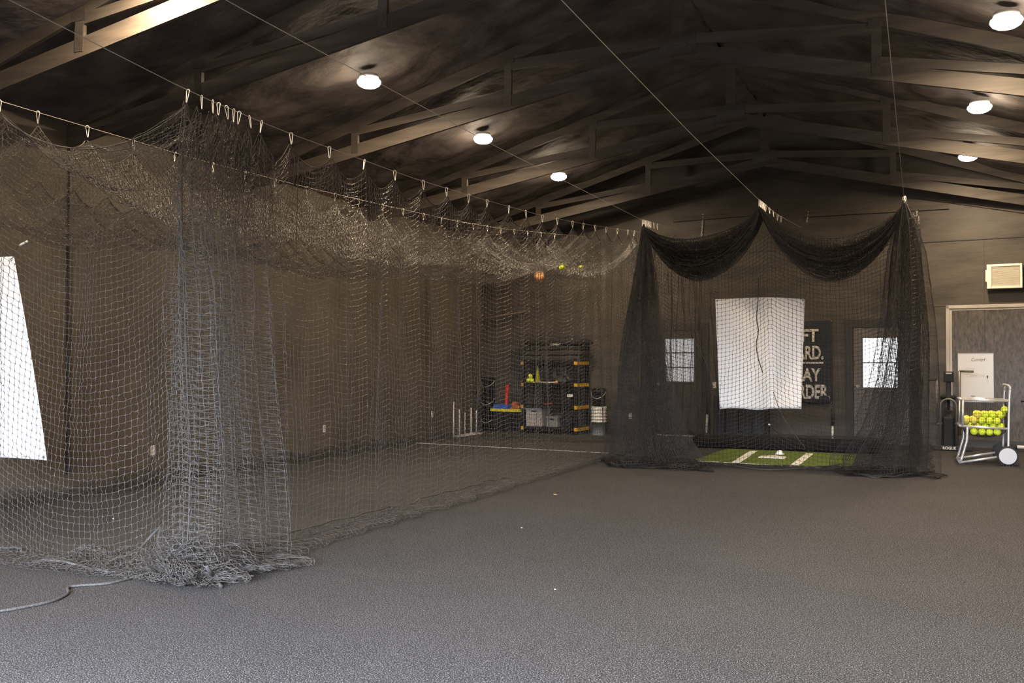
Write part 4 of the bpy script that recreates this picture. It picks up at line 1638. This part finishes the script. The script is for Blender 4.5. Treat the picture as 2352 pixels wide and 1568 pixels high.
for (px, top, bot, gx) in ((2204, 852, 1000, 2236), (2152, 871, 972, 2134)):
    a = bkp(px, bot, .75)
    b_1 = bkp(px, top, .80)
    MB().tube([a, b_1], .020 if px > 2170 else .014, 10).build('arm_lever', 'bikegrey', bk, True)
    MB().tube([b_1, bkp(gx, top+1, .82)], .019, 10).build('hand_grip', 'wood' if px > 2170 else 'rubber', bk, True)
for px in (2143, 2208):
    q_ = bkp(px, 972, .74)
    MB().box(q_, (.11, .09, .03), WA, bev=.006).build('pedal', 'rubber', bk)
MB().tube([bkp(2148, 972, .74), bkp(2203, 972, .74)], .012, 8).build('crank_axle', 'steel', bk, True)
b = MB()
p_ = bkp(2178, 905, .1)
b.box((p_.x, p_.y-.05, .84), (.24, .26, .07), WA, bev=.03)
b.build('seat', 'black', bk)
MB().tube([(p_.x, p_.y-.05, .1), (p_.x, p_.y-.05, .82)], .025, 10).build('seat_post', 'rubber', bk, True)

# ================================================================== BALL CART
CY = 14.95
cp = lambda px, py, dy=0.0: onY(px, py, CY)+Vector((-.02*dy/.62, dy, 0))
DB = .62
ct = thing('ball_cart', 'aluminium tube ball cart on two wheels filled with yellow softballs', 'cart', (.82, CY+.3, 0))
R_ = .017
fr_top = [cp(2207, 918), cp(2319, 921)]
MB().tube([cp(2207, 917), cp(2318, 921)], R_, 10).build('top_rail', 'steel', ct, True)
MB().tube([cp(2207, 917, DB), cp(2318, 921, DB)], R_, 10).build('top_rail', 'steel', ct, True)
MB().tube([cp(2207, 917), cp(2207, 917, DB)], R_, 10).build('end_rail', 'steel', ct, True)
MB().tube([cp(2318, 921), cp(2318, 921, DB)], R_, 10).build('end_rail', 'steel', ct, True)
MB().tube([cp(2206, 978), cp(2317, 985)], R_, 10).build('lower_rail', 'steel', ct, True)
MB().tube([cp(2206, 978, DB), cp(2317, 985, DB)], R_, 10).build('lower_rail', 'steel', ct, True)
MB().tube([cp(2206, 978), cp(2206, 978, DB)], R_, 10).build('end_rail', 'steel', ct, True)
for dy in (0, DB):
    MB().tube([cp(2212, 918, dy), cp(2211, 979, dy)], R_, 10).build('corner_post', 'steel', ct, True)
    MB().tube(smooth_path([cp(2316, 1035, dy), cp(2317, 985, dy), cp(2318, 930, dy), cp(2320, 895, dy)], 4), R_, 10).build('rear_post', 'steel', ct, True)
hd_ = [cp(2320, 895), cp(2320, 889), cp(2316, 885, .06), cp(2316, 885, DB-.06), cp(2320, 889, DB), cp(2320, 895, DB)]
MB().tube(smooth_path(hd_, 4), R_, 10).build('push_handle', 'steel', ct, True)
zf = .017
fl = lambda p, z=zf: Vector((p.x, p.y, z))
for dy in (0, DB):
    foot = fl(cp(2205, 1058, dy))
    MB().tube(smooth_path([cp(2222, 981, dy), cp(2221, 1010, dy), cp(2219, 1018, dy), foot+Vector((.02, 0, .05))], 5)+[foot], R_*1.08, 10).build('front_leg', 'steel', ct, True)
    MB().tube([foot, fl(cp(2297, 1048, dy), .12)], R_, 10).build('bottom_rail', 'steel', ct, True)
MB().tube([fl(cp(2205, 1058)), fl(cp(2205, 1058, DB))], R_, 10).build('foot_bar', 'steel', ct, True)
ax0, ax1 = cp(2314, 1050, -.02), cp(2314, 1050, DB+.02)
ax0.z = ax1.z = .135
MB().tube([ax0, ax1], .012, 8).build('axle', 'steel', ct, True)
for k, c in enumerate((ax0, ax1)):
    s = -1 if k == 0 else 1
    c = c+Vector((0, s*.03, 0))
    wh = MB().lathe(c-Vector((0, .03, 0)), [(.09, 0), (.125, .004), (.132, .015), (.132, .045), (.125, .056), (.09, .06)], 36, (0, 1, 0)).build('wheel', 'rubber', ct, True)
    tr = MB()
    for j in range(22):
        a = 2*PI*j/22
        tr.box(c+Vector((.131*math.cos(a), 0, .131*math.sin(a))), (.012, .062, .018), 0)
    tr.build('tread', 'rubber', wh)
    hb_ = MB().lathe(c+Vector((0, s*.032, 0)), [(.0, 0), (.112, 0), (.112, .004), (.108, .007), (.0, .008)], 40, (0, s, 0)).build('hub_cap', 'hubwhite', wh)

# net basket of the cart
bx0, bx1 = cp(2209, 980).x+.01, cp(2317, 980).x-.01
by0, by1 = CY+.015, CY+DB-.015
ztr, zlo = cp(2260, 919).z, cp(2260, 981).z
zbt = cp(2260, 1001).z


def basketz(u, v):
    return zlo-(zlo-zbt)*(max(0, math.sin(PI*u))**.35)*(max(0, math.sin(PI*v))**.2)


nu, nv_ = 20, 16
Bt = np.array([[(bx0+(bx1-bx0)*i/(nu-1), by0+(by1-by0)*j/(nv_-1), zlo-(zlo-basketz(i/(nu-1), j/(nv_-1)))*1.28) for j in range(nv_)] for i in range(nu)])
gs = [Bt]
nz = 11
for yy in (by0, by1):
    gs.append(np.array([[(bx0+(bx1-bx0)*i/(nu-1), yy, zlo+(ztr-zlo)*j/(nz-1)) for j in range(nz)] for i in range(nu)]))
for xx in (bx0, bx1):
    gs.append(np.array([[(xx, by0+(by1-by0)*i/(nv_-1), zlo+(ztr-zlo)*j/(nz-1)) for j in range(nz)] for i in range(nv_)]))
netobj('net_basket', gs, ct, refine=1, r=.0014, mm='rubber', seed=91)

# balls in the cart
rb = .0485
k = 0
top_fn = lambda x: np.interp((x-bx0)/(bx1-bx0), [0, .15, .35, .6, .8, .9, 1], [cp(2260, z).z for z in (962, 957, 951, 947, 943, 938, 937)])
zc = zbt+rb+.004
layer = 0
while zc < 1.0:
    offx = (layer % 2)*rb
    offy = (layer % 2)*rb*.9
    ny = 0
    y = by0+rb+.006+offy
    while y < by1-rb:
        x = bx0+rb+.004+offx+(ny % 2)*rb*.5
        while x < bx1-rb+.002:
            u, v = (x-bx0)/(bx1-bx0), (y-by0)/(by1-by0)
            ok = zc-rb*.80 > basketz(u, v)-.034 and zc+rb < top_fn(x)+.035
            rowi = round((y-by0)/(2*rb))
            if ok and (rowi <= 1 or zc+rb*2.6 > top_fn(x)):
                src = bB if random.random() < .3 else bA
                jit = [random.uniform(-.002, .002) for _ in range(3)]
                place_copy(src, (x+jit[0], y+jit[1], zc+jit[2]), 'yellow softball heaped in the net basket of the ball cart', 'softballs in the ball cart')
                k += 1
            x += 2*rb+.001
        y += 2*rb*1.0
        ny += 1
    zc += rb*1.62
    layer += 1
pt = cp(2309, 941, .07)
place_copy(bA, pt, 'yellow softball on the very top of the heap in the ball cart', None)
bpy.data.objects.remove(bB.children[0])
bpy.data.objects.remove(bB)

# barbell sleeve end and small grip entering at the right edge
p = onW(2338, 1036, .55)
bz = .075
be = thing('weight_bar', 'white bar with black end lying on the floor right of the cart wheels', 'bar', (p.x, p.y, 0))
MB().tube([Vector((p.x, p.y, bz))+wE*-.02, Vector((p.x, p.y, bz))+wE*.9], .028, 12).build('bar', 'whiteplastic', be, True)
MB().tube([Vector((p.x, p.y, bz))+wE*-.10, Vector((p.x, p.y, bz))+wE*-.01], .038, 12).build('end_cap', 'rubber', be, True)
MB().box((p.x-.06, p.y, .03), (.06, .10, .06), WA, bev=.008).build('bracket', 'rubber', be)
tag(MB().tube([onW(2345, 921, .5), onW(2362, 921, .5)], .016, 10).build('black_grip', 'rubber', None, True), 'black grip handle poking in at the right edge above the cart handle height', 'grip')
MB().tube([onW(2362, 921, .5), Vector((onW(2362, 921, .5).x, onW(2362, 921, .5).y, 0))], .014, 8).build('upright', 'rubber', bpy.data.objects['black_grip'], True)
print('BALLS', k)
